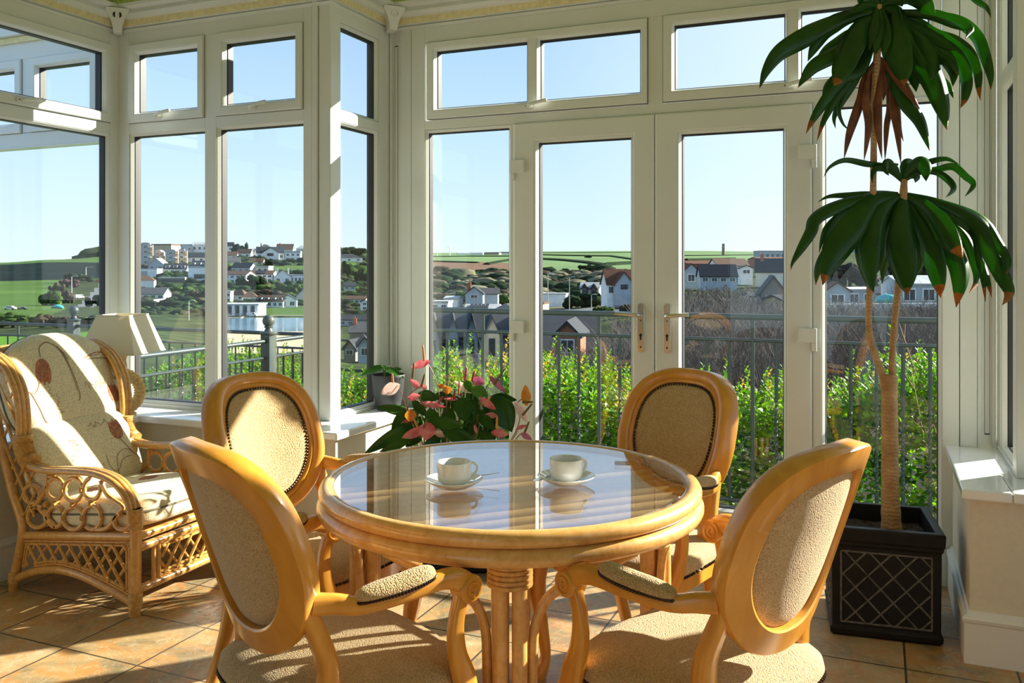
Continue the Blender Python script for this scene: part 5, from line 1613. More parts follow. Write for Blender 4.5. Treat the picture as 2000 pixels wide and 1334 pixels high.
def hedge(name, x0, x1, y0, y1, zb, topf, nshoot, nfill, seed, lab, goldf):
    r = random.Random(seed); H_ = empty(name, ((x0+x1)/2, (y0+y1)/2, zb), 0, lab, 'hedge')
    o = Vector(((x0+x1)/2, (y0+y1)/2, zb)); m = MB(); st = MB()
    for _ in range(nfill):
        x = r.uniform(x0, x1); zt = topf(x); z = zb + (zt-zb)*r.random()**.8
        y = y0 + (y1-y0)*(r.random()**2.2) + .10*noise.noise(Vector((x*3, z*3, seed)))
        p = Vector((x, y, z)) - o; d = rv(r); d.z = abs(d.z)*.6; d.y -= .5
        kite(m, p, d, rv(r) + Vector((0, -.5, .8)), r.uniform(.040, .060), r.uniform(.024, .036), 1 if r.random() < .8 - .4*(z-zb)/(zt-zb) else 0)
    for _ in range(nshoot):
        x = r.uniform(x0, x1); zt = topf(x); y = y0 + (y1-y0)*r.random()
        h = r.uniform(.10, .24)*(1.6 if r.random() < .12 else 1)
        b = Vector((x, y, zt - r.uniform(.08, .25)))-o; lean = Vector((r.uniform(-.25, .25), r.uniform(-.3, .15), 1)).normalized()
        K = int(h/.017); gold = r.random() < goldf(x)
        st.sweep([b, b+lean*h*.6, b+lean*h], [.0028, .002, .0012], None, 4)
        for i in range(K):
            t = i/K; a = i*2.4; p = b + lean*h*t
            d = Vector((cos(a), sin(a), .65+.5*t))
            kite(m, p, d, Vector((-cos(a)*.4, -sin(a)*.4, 1)), r.uniform(.036, .050)*(1-.35*t), r.uniform(.022, .031)*(1-.3*t), 2 if gold else 0)
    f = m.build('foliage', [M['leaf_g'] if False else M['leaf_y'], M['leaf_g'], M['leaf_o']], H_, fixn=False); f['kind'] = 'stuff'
    st.build('twigs', M['twig'], H_)['kind'] = 'stuff'
def top1(x): return .50 + .10*sin(x*2.3+1) + .07*sin(x*5.7) + (.10 if -1.75 < x < -.9 else 0) + (.06 if x > -.6 else 0)
hedge('hedge', -3.3, 1.5, 4.92, 5.9, -.65, top1, 2100, 30000, 3, 'leafy yellow green hedge growing along the balcony railing', lambda x: .40 if -1.6 < x < -1.25 else (.12 if x < -.9 else .04))
def top2(x): return .36 + .12*sin(x*4+.5) + .06*sin(x*9)
hedge('hedge', -4.02, -2.55, 4.3, 6.3, -.7, top2, 700, 9000, 5, 'low leafy bushes between the terrace railing and the bay window', lambda x: .15)
hedge('hedge', -6.6, -4.5, 6.2, 7.0, -.7, lambda x: .40+.12*sin(x*3.1), 260, 2400, 6, 'yellow green shrub beyond the terrace railing, next to the lamp shade', lambda x: .1)
def scrub(name, regs, seed, lab, mat, n, hr, tw=7, spread=.55):
    r = random.Random(seed); m = MB()
    for _ in range(n):
        x0, x1, y0, y1 = r.choice(regs)
        px = r.uniform(x0, x1); y = r.uniform(y0, y1); d = terr_d(px, y); b = terr(px, d)
        if any((b.x-fx)**2 + (b.y-fy)**2 < (fr_+1.5)**2 for fx, fy, fr_ in FOOT): continue
        h = r.uniform(*hr); th = max(.006, d*.00035)
        for k in range(tw):
            a = r.uniform(0, 6.28); ln = h*r.uniform(.6, 1.1); sp = r.uniform(.15, spread)
            p1 = b + Vector((cos(a)*ln*sp*.4, sin(a)*ln*sp*.4, ln*.5)); p2 = b + Vector((cos(a)*ln*sp, sin(a)*ln*sp, ln*r.uniform(.75, 1)))
            m.sweep([b, p1, p2], [th, th*.8, th*.35], None, 3, cap=False, smooth=False)
            for q in range(3):
                t = r.uniform(.4, .9); s0 = p1.lerp(p2, t); a2 = a+r.uniform(-1.4, 1.4); l2 = ln*r.uniform(.15, .35)
                m.sweep([s0, s0+Vector((cos(a2)*l2*.7, sin(a2)*l2*.7, l2*.8))], [th*.6, th*.3], None, 3, cap=False, smooth=False)
    o = m.build(name, mat, None, fixn=False)
    return tag(o, lab, 'scrub', kind='stuff')
m = MB(); r_ = random.Random(4); b0 = Vector((.42, 5.05, -.3))
for _ in range(13):
    a = r_.uniform(-.35, .30); h = r_.uniform(1.05, 1.36)
    p = b0 + Vector((r_.uniform(-.22, .2), r_.uniform(-.1, .2), 0)); e_ = p + Vector((a*h, r_.uniform(-.1, .1), h))
    m.sweep([p, p.lerp(e_, .55)+Vector((a*.08, 0, .03)), e_], [.004, .003, .0015], None, 5)
    for q in range(4):
        t = r_.uniform(.6, .98); s0 = p.lerp(e_, t); m.sweep([s0, s0+Vector((r_.uniform(-.10, .10), 0, r_.uniform(.04, .13)))], [.002, .001], None, 4)
for i in range(len(m.v)): m.v[i] = tuple(Vector(m.v[i]) - b0)
o = m.build('dried_stalks', M['twig_p'], None); o.location = b0; tag(o, 'pale dried stalks sticking up above the hedge by the right pane', 'dried plant')

# ------------------------------------------------------------------ trees and bushes further off
M['crown_d'] = simple('dark_green_crown', (.015, .028, .013, 1), .95, .55, .6, bump=.6)
M['crown_g'] = simple('green_crown', (.04, .075, .018, 1), .95, .5, .6, bump=.6)
M['crown_b'] = simple('brown_winter_crown', (.055, .046, .032, 1), .95, .45, .6, bump=.6)
M['crown_p'] = simple('plum_winter_crown', (.07, .04, .047, 1), .95, .4, .6, bump=.6)
M['bloom'] = simple('pink_blossom', (.55, .12, .25, 1), .9, .3, .6)
M['trunk'] = simple('brown_trunk', (.09, .06, .04, 1), .9)
ICO = bmesh.new(); bmesh.ops.create_icosphere(ICO, subdivisions=3, radius=1); IV = [v.co.copy() for v in ICO.verts]; IF = [tuple(v.index for v in f.verts) for f in ICO.faces]; ICO.free()
I2 = bmesh.new(); bmesh.ops.create_icosphere(I2, subdivisions=2, radius=1); JV = [v.co.copy() for v in I2.verts]; JF = [tuple(v.index for v in f.verts) for f in I2.faces]; I2.free()
def lump(mb, c, rx, ry, rz, seed, mi=0, small=False):
    vs = []
    for v in (JV if small else IV):
        q = 1 + .28*noise.noise(v*2.2+Vector((seed, 0, 0))) + .22*noise.noise(v*5.1+Vector((0, seed, 0)))
        vs.append(Vector((c[0]+v.x*rx*q, c[1]+v.y*ry*q, c[2]+v.z*rz*q)))
    mb.add(vs, JF if small else IF, mi, True)
tseed = [0]
def tree(px, yb, w, h, mat, lab, name='tree', group=None, d=None, blobs=5, cat=None):
    tseed[0] += 1; r = random.Random(tseed[0]*31)
    dd = d or terr_d(px, yb); b = at(px, yb, dd); W = w*dd/F; Hh = h*dd/F
    R = empty(name, b, 0, lab, cat or ('bush' if name == 'bush' else 'tree'), group)
    m = MB()
    for k in range(blobs):
        fx = (k/(blobs-1)-.5) if blobs > 1 else 0
        c = Vector((C_*fx*W*.7, S_*fx*W*.7 + r.uniform(-.15, .15)*W, Hh*(.52+r.uniform(-.12, .12)-.25*abs(fx))))
        s = W/blobs*1.15 if blobs > 2 else W*.5
        for q in range(4):
            lump(m, c + Vector((r.uniform(-.5, .5)*s, r.uniform(-.3, .3)*s, r.uniform(-.2, .28)*Hh)), s*r.uniform(.4, .75), s*r.uniform(.4, .7), Hh*r.uniform(.18, .34), r.random()*50)
    m.build('crown', M[mat], R)
    m = MB(); m.sweep([Vector((0, 0, -.8)), Vector((0, 0, Hh*.5))], max(.08, W*.03), None, 6); m.build('trunk', M['trunk'], R)
    return R
def ordn(k): return ['first', 'second', 'third', 'fourth', 'fifth', 'sixth', 'seventh', 'eighth', 'ninth', 'tenth'][k]
for px, yb, w, h, mt, nm, lb in [
 (113, 575, 26, 22, 'crown_b', 'tree', 'brownish tree beside the road left of the white van'), (100, 597, 50, 30, 'crown_g', 'tree', 'broad green tree above the parked cars'),
 (132, 592, 28, 26, 'crown_b', 'tree', 'olive brown tree between the green tree and the road'), (133, 562, 40, 18, 'crown_p', 'tree', 'plum coloured winter tree by the bend in the road'),
 (150, 552, 50, 18, 'crown_d', 'tree', 'dark tree clump below the cliff by the road'), (190, 598, 40, 26, 'crown_d', 'tree', 'dark trees on the right of the road below the white van'),
 (25, 640, 110, 30, 'crown_g', 'bush', 'wide green bush behind the lawn railing at far left'), (110, 640, 90, 28, 'crown_b', 'bush', 'brown hedge below the road behind the terrace post'),
 (185, 640, 70, 24, 'crown_d', 'bush', 'dark hedge behind the cream lamp shade'),
 (470, 502, 34, 26, 'crown_d', 'tree', 'dark pine tree clump on the hill skyline above the terraces'), (350, 574, 60, 14, 'crown_g', 'bush', 'green garden bushes under the white houses'),
 (343, 568, 14, 8, 'bloom', 'bush', 'pink flowering bush in the hillside gardens'), (315, 600, 90, 16, 'crown_d', 'bush', 'dark hedge behind the reflected lamp shade'),
 (385, 585, 40, 18, 'crown_b', 'bush', 'olive bush above the flat beach building'), (490, 562, 56, 24, 'crown_d', 'tree', 'dark trees below the brown roofed terrace'),
 (560, 575, 50, 20, 'crown_g', 'bush', 'green bushes below the white gabled house'), (520, 580, 60, 14, 'crown_b', 'bush', 'brownish scrub between the two terraces'),
 (540, 518, 50, 10, 'crown_d', 'bush', 'dark bushes under the large white skyline house'), (575, 540, 40, 14, 'crown_d', 'bush', 'dark hedge beside the hillside green'),
 (660, 496, 18, 16, 'crown_d', 'tree', 'dark tree on the skyline left of the bay window trees'), (690, 500, 52, 17, 'crown_d', 'tree', 'dark tree belt along the skyline through the bay window'),
 (672, 540, 34, 26, 'crown_d', 'tree', 'round dark tree on the hillside through the bay window'), (708, 555, 28, 34, 'crown_d', 'tree', 'tall dark tree beside the hillside lane'),
 (700, 570, 50, 12, 'crown_g', 'bush', 'pale green scrub on the slope above the low houses'), (665, 590, 24, 12, 'crown_g', 'bush', 'green bush at the left of the low white houses'),
 (905, 594, 70, 24, 'crown_g', 'bush', 'green hedge in front of the pale blue gable house'), (955, 596, 80, 24, 'crown_g', 'bush', 'leafy hedge left of the dark slate roof'),
 (1000, 500, 1, 1, 'crown_d', 'bush', None),
 (1140, 527, 22, 10, 'crown_d', 'tree', 'dark tree standing in the far green fields'), (1152, 525, 12, 9, 'crown_d', 'tree', 'smaller dark tree beside the field tree'),
 (1105, 530, 14, 6, 'crown_d', 'bush', 'small field bush at the dune edge'), (1150, 504, 16, 5, 'crown_d', 'bush', 'distant copse on the upper fields'),
 (1140, 600, 90, 30, 'crown_d', 'tree', 'dark evergreen clump above the road through the left door'), (1168, 582, 24, 22, 'crown_g', 'tree', 'green tree left of the red roofed house'),
 (1100, 592, 26, 14, 'crown_g', 'bush', 'yellow green bush beside the road'), (1180, 610, 40, 12, 'crown_g', 'bush', 'grassy hump at the road end'), (1225, 620, 40, 26, 'crown_b', 'tree', 'brown winter tree below the red roofed house'),
 (1440, 552, 26, 16, 'crown_d', 'tree', 'dark tree between the slate roofed houses'), (1660, 560, 110, 40, 'crown_b', 'tree', 'brown wooded slope above the white hut'),
 (1790, 545, 120, 50, 'crown_b', 'tree', 'brown winter trees behind the pale blue shed'), (1800, 640, 90, 40, 'crown_b', 'bush', 'olive bush in front of the pale blue shed'),
 (1700, 625, 170, 12, 'crown_g', 'bush', 'low green hedge below the garden wall')]:
    if lb: tree(px, yb, w, h, mt, lb, nm, 'trees and bushes on the far slopes')
m = MB(); r_ = random.Random(8)
for _ in range(1300):
    px = r_.uniform(842, 1240); y = r_.uniform(533, 592); d = terr_d(px, y); b = terr(px, d)
    if d < 200: continue
    s = r_.uniform(.5, 2.0)*d/330*(2 if r_.random() < .12 else 1); lump(m, b+Vector((0, 0, s*.2)), s*1.5, s, s*.7, r_.random()*90, (0 if noise.noise(b*.02) > -.05 else 1) if r_.random() < .8 else 2, True)
tag(m.build('dune_bushes', [M['crown_d'], M['dune'], M['crown_b']]), 'grey green scrub bushes covering the dune slope', 'scrub', kind='stuff')
for i, (pts, w, lb) in enumerate([
 ([(1040, 506), (1100, 509), (1150, 514), (1182, 519), (1250, 515)], 5, 'lowest dark hedgerow across the far fields'), ([(1040, 498), (1120, 500), (1195, 501), (1250, 509)], 4, 'middle hedgerow across the far fields, bending at the right'),
 ([(1150, 529), (1168, 524), (1190, 520)], 5, 'short hedgerow slanting up from the field tree'), ([(1040, 494.5), (1150, 494), (1250, 493)], 3, 'thin top hedgerow near the field skyline'),
 ([(1325, 500), (1400, 499.5), (1500, 498)], 3, 'hedgerow across the pale field behind the slate roofs'), ([(1325, 509), (1380, 508), (1440, 506)], 4, 'hedgerow just above the slate roofs'),
 ([(950, 517), (975, 512), (1005, 507)], 4, 'hedgerow slanting between the ploughed and green field'), ([(835, 502), (920, 501), (1005, 501)], 3, 'straight hedgerow below the farm sheds'), ([(835, 511), (890, 512.5), (940, 514)], 3, 'hedge line along the top of the ploughed field')]):
    m = MB(); P = []
    for (x0, y0), (x1, y1) in zip(pts, pts[1:]):
        for k in range(8): x = x0+(x1-x0)*k/8; y = y0+(y1-y0)*k/8; d = terr_d(x, y); P.append(terr(x, d))
    m.sweep(P, w, w*.55, 6); tag(m.build('hedgerow', M['crown_d']), lb, 'hedgerow', 'hedgerows in the far fields')

# ------------------------------------------------------------------ houses
for k, c in dict(h_white=(.80, .80, .76), h_cream=(.70, .64, .50), h_grey=(.36, .38, .38), h_blue=(.38, .43, .47), h_stone=(.24, .21, .17), h_brick=(.33, .13, .08), h_tan=(.52, .38, .24),  # the blue grey also paints the shade on white house walls
                 r_slate=(.03, .036, .045), r_grey=(.085, .088, .09), r_brown=(.105, .065, .045), r_red=(.11, .046, .03), r_lead=(.36, .38, .38), r_dark=(.04, .05, .06), w_dark=(.035, .045, .055), w_frame=(.8, .8, .78), tile_red=(.42, .16, .08)).items():
    M[k] = simple(k.replace('h_', 'wall_').replace('r_', 'roof_').replace('w_', 'win_'), c+(1,), .8 if not k.startswith('w_') else .25, .12 if not k.startswith('w_') else 0, .8)
FOOT = []
def house(px, yb, w, wall, roof, style, wc, rc, wins, lab, group, yaw=None, chim=0, d=None, depth=None, name='house', extra=None, roofover=.3, wh=1.15, ww=.95):
    if yaw is None: yaw = (hash(lab) if False else sum(map(ord, lab)) % 37 - 18)/60.0
    dd = d or terr_d(px, yb); k = dd/F; W, Hw, Hr = w*k, wall*k, roof*k; Dp = depth or max(5.0, W*.65)
    b = at(px, yb, dd)
    q_ = b + Vector((-sin(TH+yaw), cos(TH+yaw), 0))*(Dp/2); FOOT.append((q_.x, q_.y, max(W, Dp)*.55))
    R = empty(name, b, TH+yaw, lab, 'house' if name == 'house' else name.replace('_', ' '), group)
    m = MB()
    if style == 'gable':
        m.prism([(-W/2, -2.5), (W/2, -2.5), (W/2, Hw), (0, Hw+Hr), (-W/2, Hw)], 'y', 0, Dp)
    elif style == 'eave':
        m.prism([(0, -2.5), (Dp, -2.5), (Dp, Hw), (Dp/2, Hw+Hr*.98), (0, Hw)], 'x', -W/2, W/2)
    else: m.box((-W/2, 0, -2.5), (W/2, Dp, Hw))
    m.build('wall', M[wc], R)
    m = MB(); t = .22; o = roofover
    if style == 'gable':
        L = sqrt((W/2)**2+Hr**2) or 1; dz = Hr/(W/2)*o
        m.prism([(-W/2-o, Hw-dz), (0, Hw+Hr), (W/2+o, Hw-dz), (W/2+o, Hw-dz+t), (0, Hw+Hr+t), (-W/2-o, Hw-dz+t)], 'y', -o, Dp+o)
    elif style == 'eave':
        dz = Hr/(Dp/2)*o
        m.prism([(-o, Hw-dz), (Dp/2, Hw+Hr), (Dp+o, Hw-dz), (Dp+o, Hw-dz+t), (Dp/2, Hw+Hr+t), (-o, Hw-dz+t)], 'x', -W/2-o, W/2+o)
    elif style == 'hip':
        a = W/2+o; r0 = max(0, W/2-Dp/2)
        m.add([(-a, -o, Hw), (a, -o, Hw), (a, Dp+o, Hw), (-a, Dp+o, Hw), (-r0, Dp/2, Hw+Hr), (r0, Dp/2, Hw+Hr)], [(0, 1, 5, 4), (1, 2, 5), (2, 3, 4, 5), (3, 0, 4), (3, 2, 1, 0)])
    elif style == 'barrel':
        pts = [(-W/2*cos(pi*i/10)-0, Hw+Hr*sin(pi*i/10)) for i in range(11)]
        m.prism(pts, 'y', -.2, Dp)
    else:
        m.box((-W/2-o*.5, -o*.5, Hw), (W/2+o*.5, Dp+o*.5, Hw+max(Hr, .3)))
    m.build('roof', M[rc], R)
    if wins:
        nx, ny = wins
        for i in range(nx):
            for j in range(ny):
                x = -W/2 + W*(i+.5)/nx; z = Hw*(j+.5)/ny
                a, h = min(ww, W/nx*.33), min(wh, Hw/ny*.30)
                m = MB(); m.box((x-a, -.06, z-h), (x+a, .05, z+h), 0); m.box((x-a*.82, -.09, z-h*.82), (x-a*.06, -.05, z+h*.82), 1); m.box((x+a*.06, -.09, z-h*.82), (x+a*.82, -.05, z+h*.82), 1)
                m.build('window', [M['w_frame'], M['w_dark']], R)
    for c in range(chim):
        x = (-W*.32, W*.32, 0)[c]; m = MB(); zc = Hw+Hr*(.8 if style != 'gable' else .7)
        m.box((x-.4, Dp*.45-.4, zc-1), (x+.4, Dp*.45+.4, Hw+Hr+1.1)); m.box((x-.15, Dp*.45-.15, Hw+Hr+1.1), (x+.15, Dp*.45+.15, Hw+Hr+1.5), 1); m.build('chimney', [M['h_white' if wc == 'h_white' else 'h_brick'], M['tile_red']], R)
    if extra: extra(R, W, Hw, Hr, Dp, k)
    return R
def band(z0, z1, x0=-.48, x1=.48, mat='w_dark', name='window'):
    def f(R, W, Hw, Hr, Dp, k):
        m = MB(); m.box((W*x0, -.08, Hw*z0), (W*x1, .05, Hw*z1)); m.build(name, M[mat], R)
    return f
def balcs(n, xf=.40):
    def f(R, W, Hw, Hr, Dp, k):
        for i in range(n):
            z = Hw*(i+.35)/n; m = MB(); m.box((W*xf-.6, -1.2, z), (W*xf+1.0, 0, z+.9)); m.build('balcony', M['h_white' if i % 2 else 'h_tan'], R)
        m = MB(); m.box((W*.5, -.3, -1), (W*.5+1.4, Dp*.8, Hw*.97)); m.build('stair_tower', M['h_tan'], R)
    return f
def dormers(n, wc='h_white', gable=False, zf=.15):
    def f(R, W, Hw, Hr, Dp, k):
        for i in range(n):
            x = -W/2+W*(i+.5)/n; a = min(1.1, W/n*.3); z0 = Hw+Hr*zf; y0 = Dp/2*zf*.9
            m = MB(); m.box((x-a, y0, z0), (x+a, Dp*.45, z0+Hr*.48)); m.box((x-a*.7, y0-.06, z0+Hr*.08), (x+a*.7, y0, z0+Hr*.40), 1); m.box((x-a-.1, y0-.15, z0+Hr*.48), (x+a+.1, Dp*.45, z0+Hr*.54), 2)
            m.build('dormer', [M[wc], M['w_dark'], M['r_slate']], R)
    return f
def gables(n, wc, rc, proud=1.6, frac=.55):
    def f(R, W, Hw, Hr, Dp, k):
        for i in range(n):
            x = -W/2+W*(i+.5)/n; a = W/n*.30; g = Hr*.85
            m = MB(); m.prism([(x-a, -2), (x+a, -2), (x+a, Hw), (x, Hw+g), (x-a, Hw)], 'y', -proud, Dp*.4)
            m.box((x-a*.4, -proud-.06, Hw*.55), (x+a*.4, -proud, Hw*.95), 1)
            q = m.build('gable_bay', [M[wc], M['w_dark']], R)
            m = MB(); o = .35; dz = g/a*o
            m.prism([(x-a-o, Hw-dz), (x, Hw+g), (x+a+o, Hw-dz), (x+a+o, Hw-dz+.22), (x, Hw+g+.22), (x-a-o, Hw-dz+.22)], 'y', -proud-o, Dp*.4); m.build('gable_roof', M[rc], q)
    return f
GA, GB, GC, GD_, GE = 'houses high on the hill across the bay', 'terraces half way up the far hill', 'houses near the beach', 'houses below the balcony', 'houses seen through the right hand door and pane'
HS = [
 # top of the hill, first pane of the middle window
 (284, 517, 16, 34, 3, 'barrel', 'h_grey', 'r_lead', (1, 4), 'tallest grey apartment tower with balconies, at the left of the hill', GA, dict(extra=balcs(4))),
 (308, 515, 12, 20, 3, 'barrel', 'h_grey', 'r_lead', (1, 3), 'grey curved roof apartment tower, second in the row of towers', GA, dict(extra=balcs(3))),
 (333, 516, 17, 22, 3, 'barrel', 'h_grey', 'r_lead', (1, 3), 'broad grey curved roof apartment tower, third in the row of towers', GA, dict(extra=balcs(3))),
 (355, 515, 10, 22, 3, 'barrel', 'h_grey', 'r_lead', (1, 3), 'slim grey apartment tower at the right end of the towers', GA, dict(extra=balcs(3))),
 (309, 500, 48, 18, 2, 'flat', 'h_tan', 'r_brown', None, 'long brown flat roofed block behind the apartment towers', GA, {}),
 (341, 493, 14, 8, 1, 'flat', 'h_white', 'r_lead', (2, 1), 'small bright white box house on the hill top', GA, {}),
 (364, 492, 22, 10, 3, 'flat', 'h_blue', 'r_lead', (2, 1), 'pale blue modern house beside the white box house on the hill top', GA, {}),
 (390, 492, 26, 12, 4, 'eave', 'h_white', 'r_lead', (3, 1), 'white modern house at the right end of the hill top, with three windows', GA, {}),
 (378, 512, 40, 8, 7, 'eave', 'h_white', 'r_slate', (3, 1), 'white house with a dark slate roof under the modern hill top houses', GA, {}),
 (305, 527, 30, 8, 11, 'gable', 'h_blue', 'r_lead', (2, 1), 'blue grey gabled house below the apartment towers', GB, {}),
 (342, 537, 38, 10, 9, 'eave', 'h_white', 'r_slate', (4, 1), 'white house with white dormers in a slate roof, below the towers', GB, dict(extra=dormers(3))),
 (388, 526, 36, 6, 8, 'eave', 'h_white', 'r_grey', None, 'white house with three dormers at the right of the towers', GB, dict(extra=dormers(3))),
 (388, 549, 42, 22, 2, 'flat', 'h_white', 'r_lead', None, 'large white flat roofed house with a dark glazed band', GB, dict(extra=band(.18, .52, -.22))),
 (288, 541, 34, 13, 1, 'flat', 'h_white', 'r_lead', None, 'bright white cube house with a grey garage opening', GB, dict(extra=band(.1, .75, -.35, .0, 'h_grey', 'garage_door'))),
 (335, 552, 46, 7, 2, 'flat', 'h_stone', 'r_lead', None, 'low dark flat roofed house under the dormer house', GB, dict(extra=band(.1, .8))),
 (283, 562, 30, 12, 8, 'hip', 'h_white', 'r_brown', None, 'white house with a brown hipped roof at the left pane edge', GB, {}),
 (292, 585, 50, 9, 10, 'eave', 'h_white', 'r_grey', (4, 1), 'long white bungalow with a grey roof above the hedge', GC, {}),
 # second pane of the middle window
 (445, 492, 18, 10, 6, 'eave', 'h_white', 'r_slate', (2, 1), 'white house with a slate roof at the left edge of the second pane', GA, {}),
 (450, 508, 22, 8, 6, 'eave', 'h_cream', 'r_brown', (2, 1), 'cream house with a brown roof under the skyline pines', GA, {}),
 (476, 504, 24, 8, 7, 'eave', 'h_white', 'r_brown', (2, 1), 'white brown roofed house directly below the pine clump', GA, {}),
 (497, 503, 12, 6, 9, 'gable', 'h_white', 'r_slate', (1, 1), 'small white gabled house right of the pine clump', GA, {}),
 (516, 494, 24, 6, 8, 'gable', 'h_cream', 'r_slate', (1, 1), 'cream skyline house with a dark gable', GA, dict(chim=1)),
 (528, 508, 46, 12, 10, 'eave', 'h_white', 'r_slate', (5, 1), 'large white skyline house with a long slate roof', GA, dict(extra=gables(1, 'h_white', 'r_slate'))),
 (556, 494, 28, 6, 9, 'eave', 'h_cream', 'r_brown', None, 'brown roofed skyline house behind the large white house', GA, dict(chim=1)),
 (572, 510, 26, 14, 3, 'flat', 'h_white', 'r_lead', (3, 2), 'white flat fronted house at the right of the large white skyline house', GA, {}),
 (590, 495, 20, 8, 5, 'hip', 'h_cream', 'r_lead', (1, 1), 'pale hip roofed house at the right edge of the second pane', GA, {}),
 (452, 519, 30, 7, 7, 'eave', 'h_cream', 'r_grey', (2, 1), 'cream house with a grey roof above the brown roofed terrace', GB, {}),
 (470, 532, 36, 8, 8, 'eave', 'h_blue', 'r_slate', (3, 1), 'blue grey slate roofed house above the terrace, at left', GB, {}),
 (500, 517, 24, 5, 6, 'eave', 'h_cream', 'r_brown', (2, 1), 'low cream house with a brown roof beside the hillside green', GB, {}),
 (507, 532, 32, 8, 3, 'flat', 'h_cream', 'r_lead', (3, 1), 'flat cream house between the slate roof and the hillside green', GB, {}),
 (459, 553, 44, 14, 6, 'eave', 'h_white', 'r_brown', (4, 2), 'left half of the white terrace with the brown roof', GB, {}),
 (506, 551, 48, 13, 6, 'eave', 'h_white', 'r_brown', (5, 2), 'right half of the white terrace, with solar panels on the roof', GB, dict(extra=lambda R, W, Hw, Hr, Dp, k: (lambda m: (m.prism([(0, Hw+.3), (Dp*.42, Hw+Hr*.9+.3), (Dp*.42, Hw+Hr*.9+.42), (0, Hw+.42)], 'x', -W*.15, W*.2), m.build('solar_panel', M['r_dark'], R)))(MB()))),
 (552, 553, 30, 10, 12, 'gable', 'h_white', 'r_grey', (2, 1), 'white gabled house standing right of the white terrace', GB, dict(chim=2)),
 (578, 553, 34, 12, 2, 'flat', 'h_white', 'r_lead', (5, 1), 'low white house stepping down at the right of the gabled house', GB, {}),
 (442, 592, 14, 18, 2, 'flat', 'h_white', 'r_lead', (2, 2), 'white flat roofed house left of the brown roofed bungalows', GC, {}),
 (462, 586, 30, 8, 10, 'hip', 'h_cream', 'r_brown', (2, 1), 'cream bungalow with a wide brown roof above the beach building', GC, {}),
 (487, 590, 26, 8, 10, 'hip', 'h_white', 'r_brown', (2, 1), 'white bungalow with a brown roof beside the wide brown roof', GC, {}),
 (526, 600, 50, 10, 9, 'eave', 'h_white', 'r_brown', (5, 1), 'white chalet house with white dormers above the grass bank', GC, dict(extra=dormers(4))),
 (562, 600, 30, 12, 8, 'gable', 'h_white', 'r_slate', (2, 1), 'white gabled house right of the chalet house', GC, {}),
 (590, 590, 22, 10, 10, 'gable', 'h_cream', 'r_slate', None, 'cream house with a steep slate roof at the right pane edge by the beach', GC, {}),
 # return pane
 (682, 511, 46, 6, 7, 'hip', 'h_white', 'r_slate', (3, 1), 'white house with a broad dark roof below the skyline tree belt', GA, dict(chim=1)),
 (683, 573, 20, 12, 6, 'eave', 'h_blue', 'r_slate', (2, 2), 'dark fronted house on the wooded slope through the bay window', GB, {}),
 (692, 593, 40, 7, 5, 'eave', 'h_white', 'r_brown', (4, 1), 'row of low white houses with brown roofs through the bay window', GC, {}),
 (712, 606, 10, 14, 3, 'gable', 'h_white', 'r_slate', (1, 2), 'narrow white house beside the grey pot, above the dark roofs', GC, {}),
 (692, 637, 66, 12, 8, 'eave', 'h_blue', 'r_slate', (4, 1), 'long dark blue roofed house behind the ball topped corner post', GD_, {}),
 (705, 665, 44, 16, 16, 'eave', 'h_stone', 'r_grey', None, 'grey stone roofed house in the middle of the bay window view', GD_, dict(chim=1)),
 (683, 696, 24, 16, 14, 'gable', 'h_stone', 'r_slate', (1, 1), 'stone gabled house with a white window through the bay window', GD_, dict(d=112)),
 (712, 700, 22, 26, 14, 'gable', 'h_blue', 'r_slate', (1, 1), 'blue fronted house right of the stone gabled house', GD_, dict(d=105)),
 # left fixed pane of the doors
 (905, 497.5, 24, 3, 2, 'eave', 'h_white', 'r_lead', None, 'long white farm shed on the skyline', 'farm sheds on the skyline', dict(name='farm_shed')),
 (930, 497.5, 26, 3.4, 2.4, 'eave', 'h_white', 'r_lead', None, 'pale roofed farm shed beside the long white shed', 'farm sheds on the skyline', dict(name='farm_shed')),
 (960, 497.5, 30, 2.8, 2, 'eave', 'h_tan', 'r_slate', None, 'dark roofed farm shed right of the pale sheds', 'farm sheds on the skyline', dict(name='farm_shed')),
 (989, 497, 20, 3, 2, 'eave', 'h_white', 'r_slate', None, 'farm shed at the right end of the skyline farm', 'farm sheds on the skyline', dict(name='farm_shed')),
 (858, 606, 34, 14, 4, 'flat', 'h_white', 'r_lead', (2, 1), 'white building at the left edge of the fixed pane beside the doors', GD_, dict(d=190)),
 (880, 592, 26, 8, 4, 'eave', 'h_white', 'r_lead', None, 'white low building left of the pale blue gable', GD_, dict(d=215)),
 (926, 584, 34, 10, 13, 'gable', 'h_blue', 'r_slate', (1, 1), 'pale blue gabled house with a white ridge behind the green hedge', GD_, dict(d=215, chim=1)),
 (952, 582, 40, 8, 10, 'eave', 'h_blue', 'r_grey', None, 'grey roofed wing right of the pale blue gable', GD_, dict(d=222)),
 (940, 612, 64, 6, 9, 'eave', 'h_white', 'r_lead', None, 'low pale roof carrying a row of solar panels', GD_, dict(d=160, extra=lambda R, W, Hw, Hr, Dp, k: [(lambda m: (m.prism([(.1, Hw+.35), (Dp*.40, Hw+Hr*.8+.35), (Dp*.40, Hw+Hr*.8+.45), (.1, Hw+.45)], 'x', -W*.38+i*W*.12, -W*.28+i*W*.12), m.build('solar_panel', M['r_dark'], R)))(MB()) for i in range(5)])),
 (985, 612, 34, 7, 12, 'hip', 'h_grey', 'r_dark', None, 'dark slate hipped roof beside the solar panels', GD_, dict(d=158)),
 (885, 745, 110, 88, 50, 'eave', 'h_grey', 'r_grey', (5, 2), 'grey slated terrace with dark gabled bays below the balcony', GD_, dict(d=78, extra=gables(3, 'h_grey', 'r_slate'))),
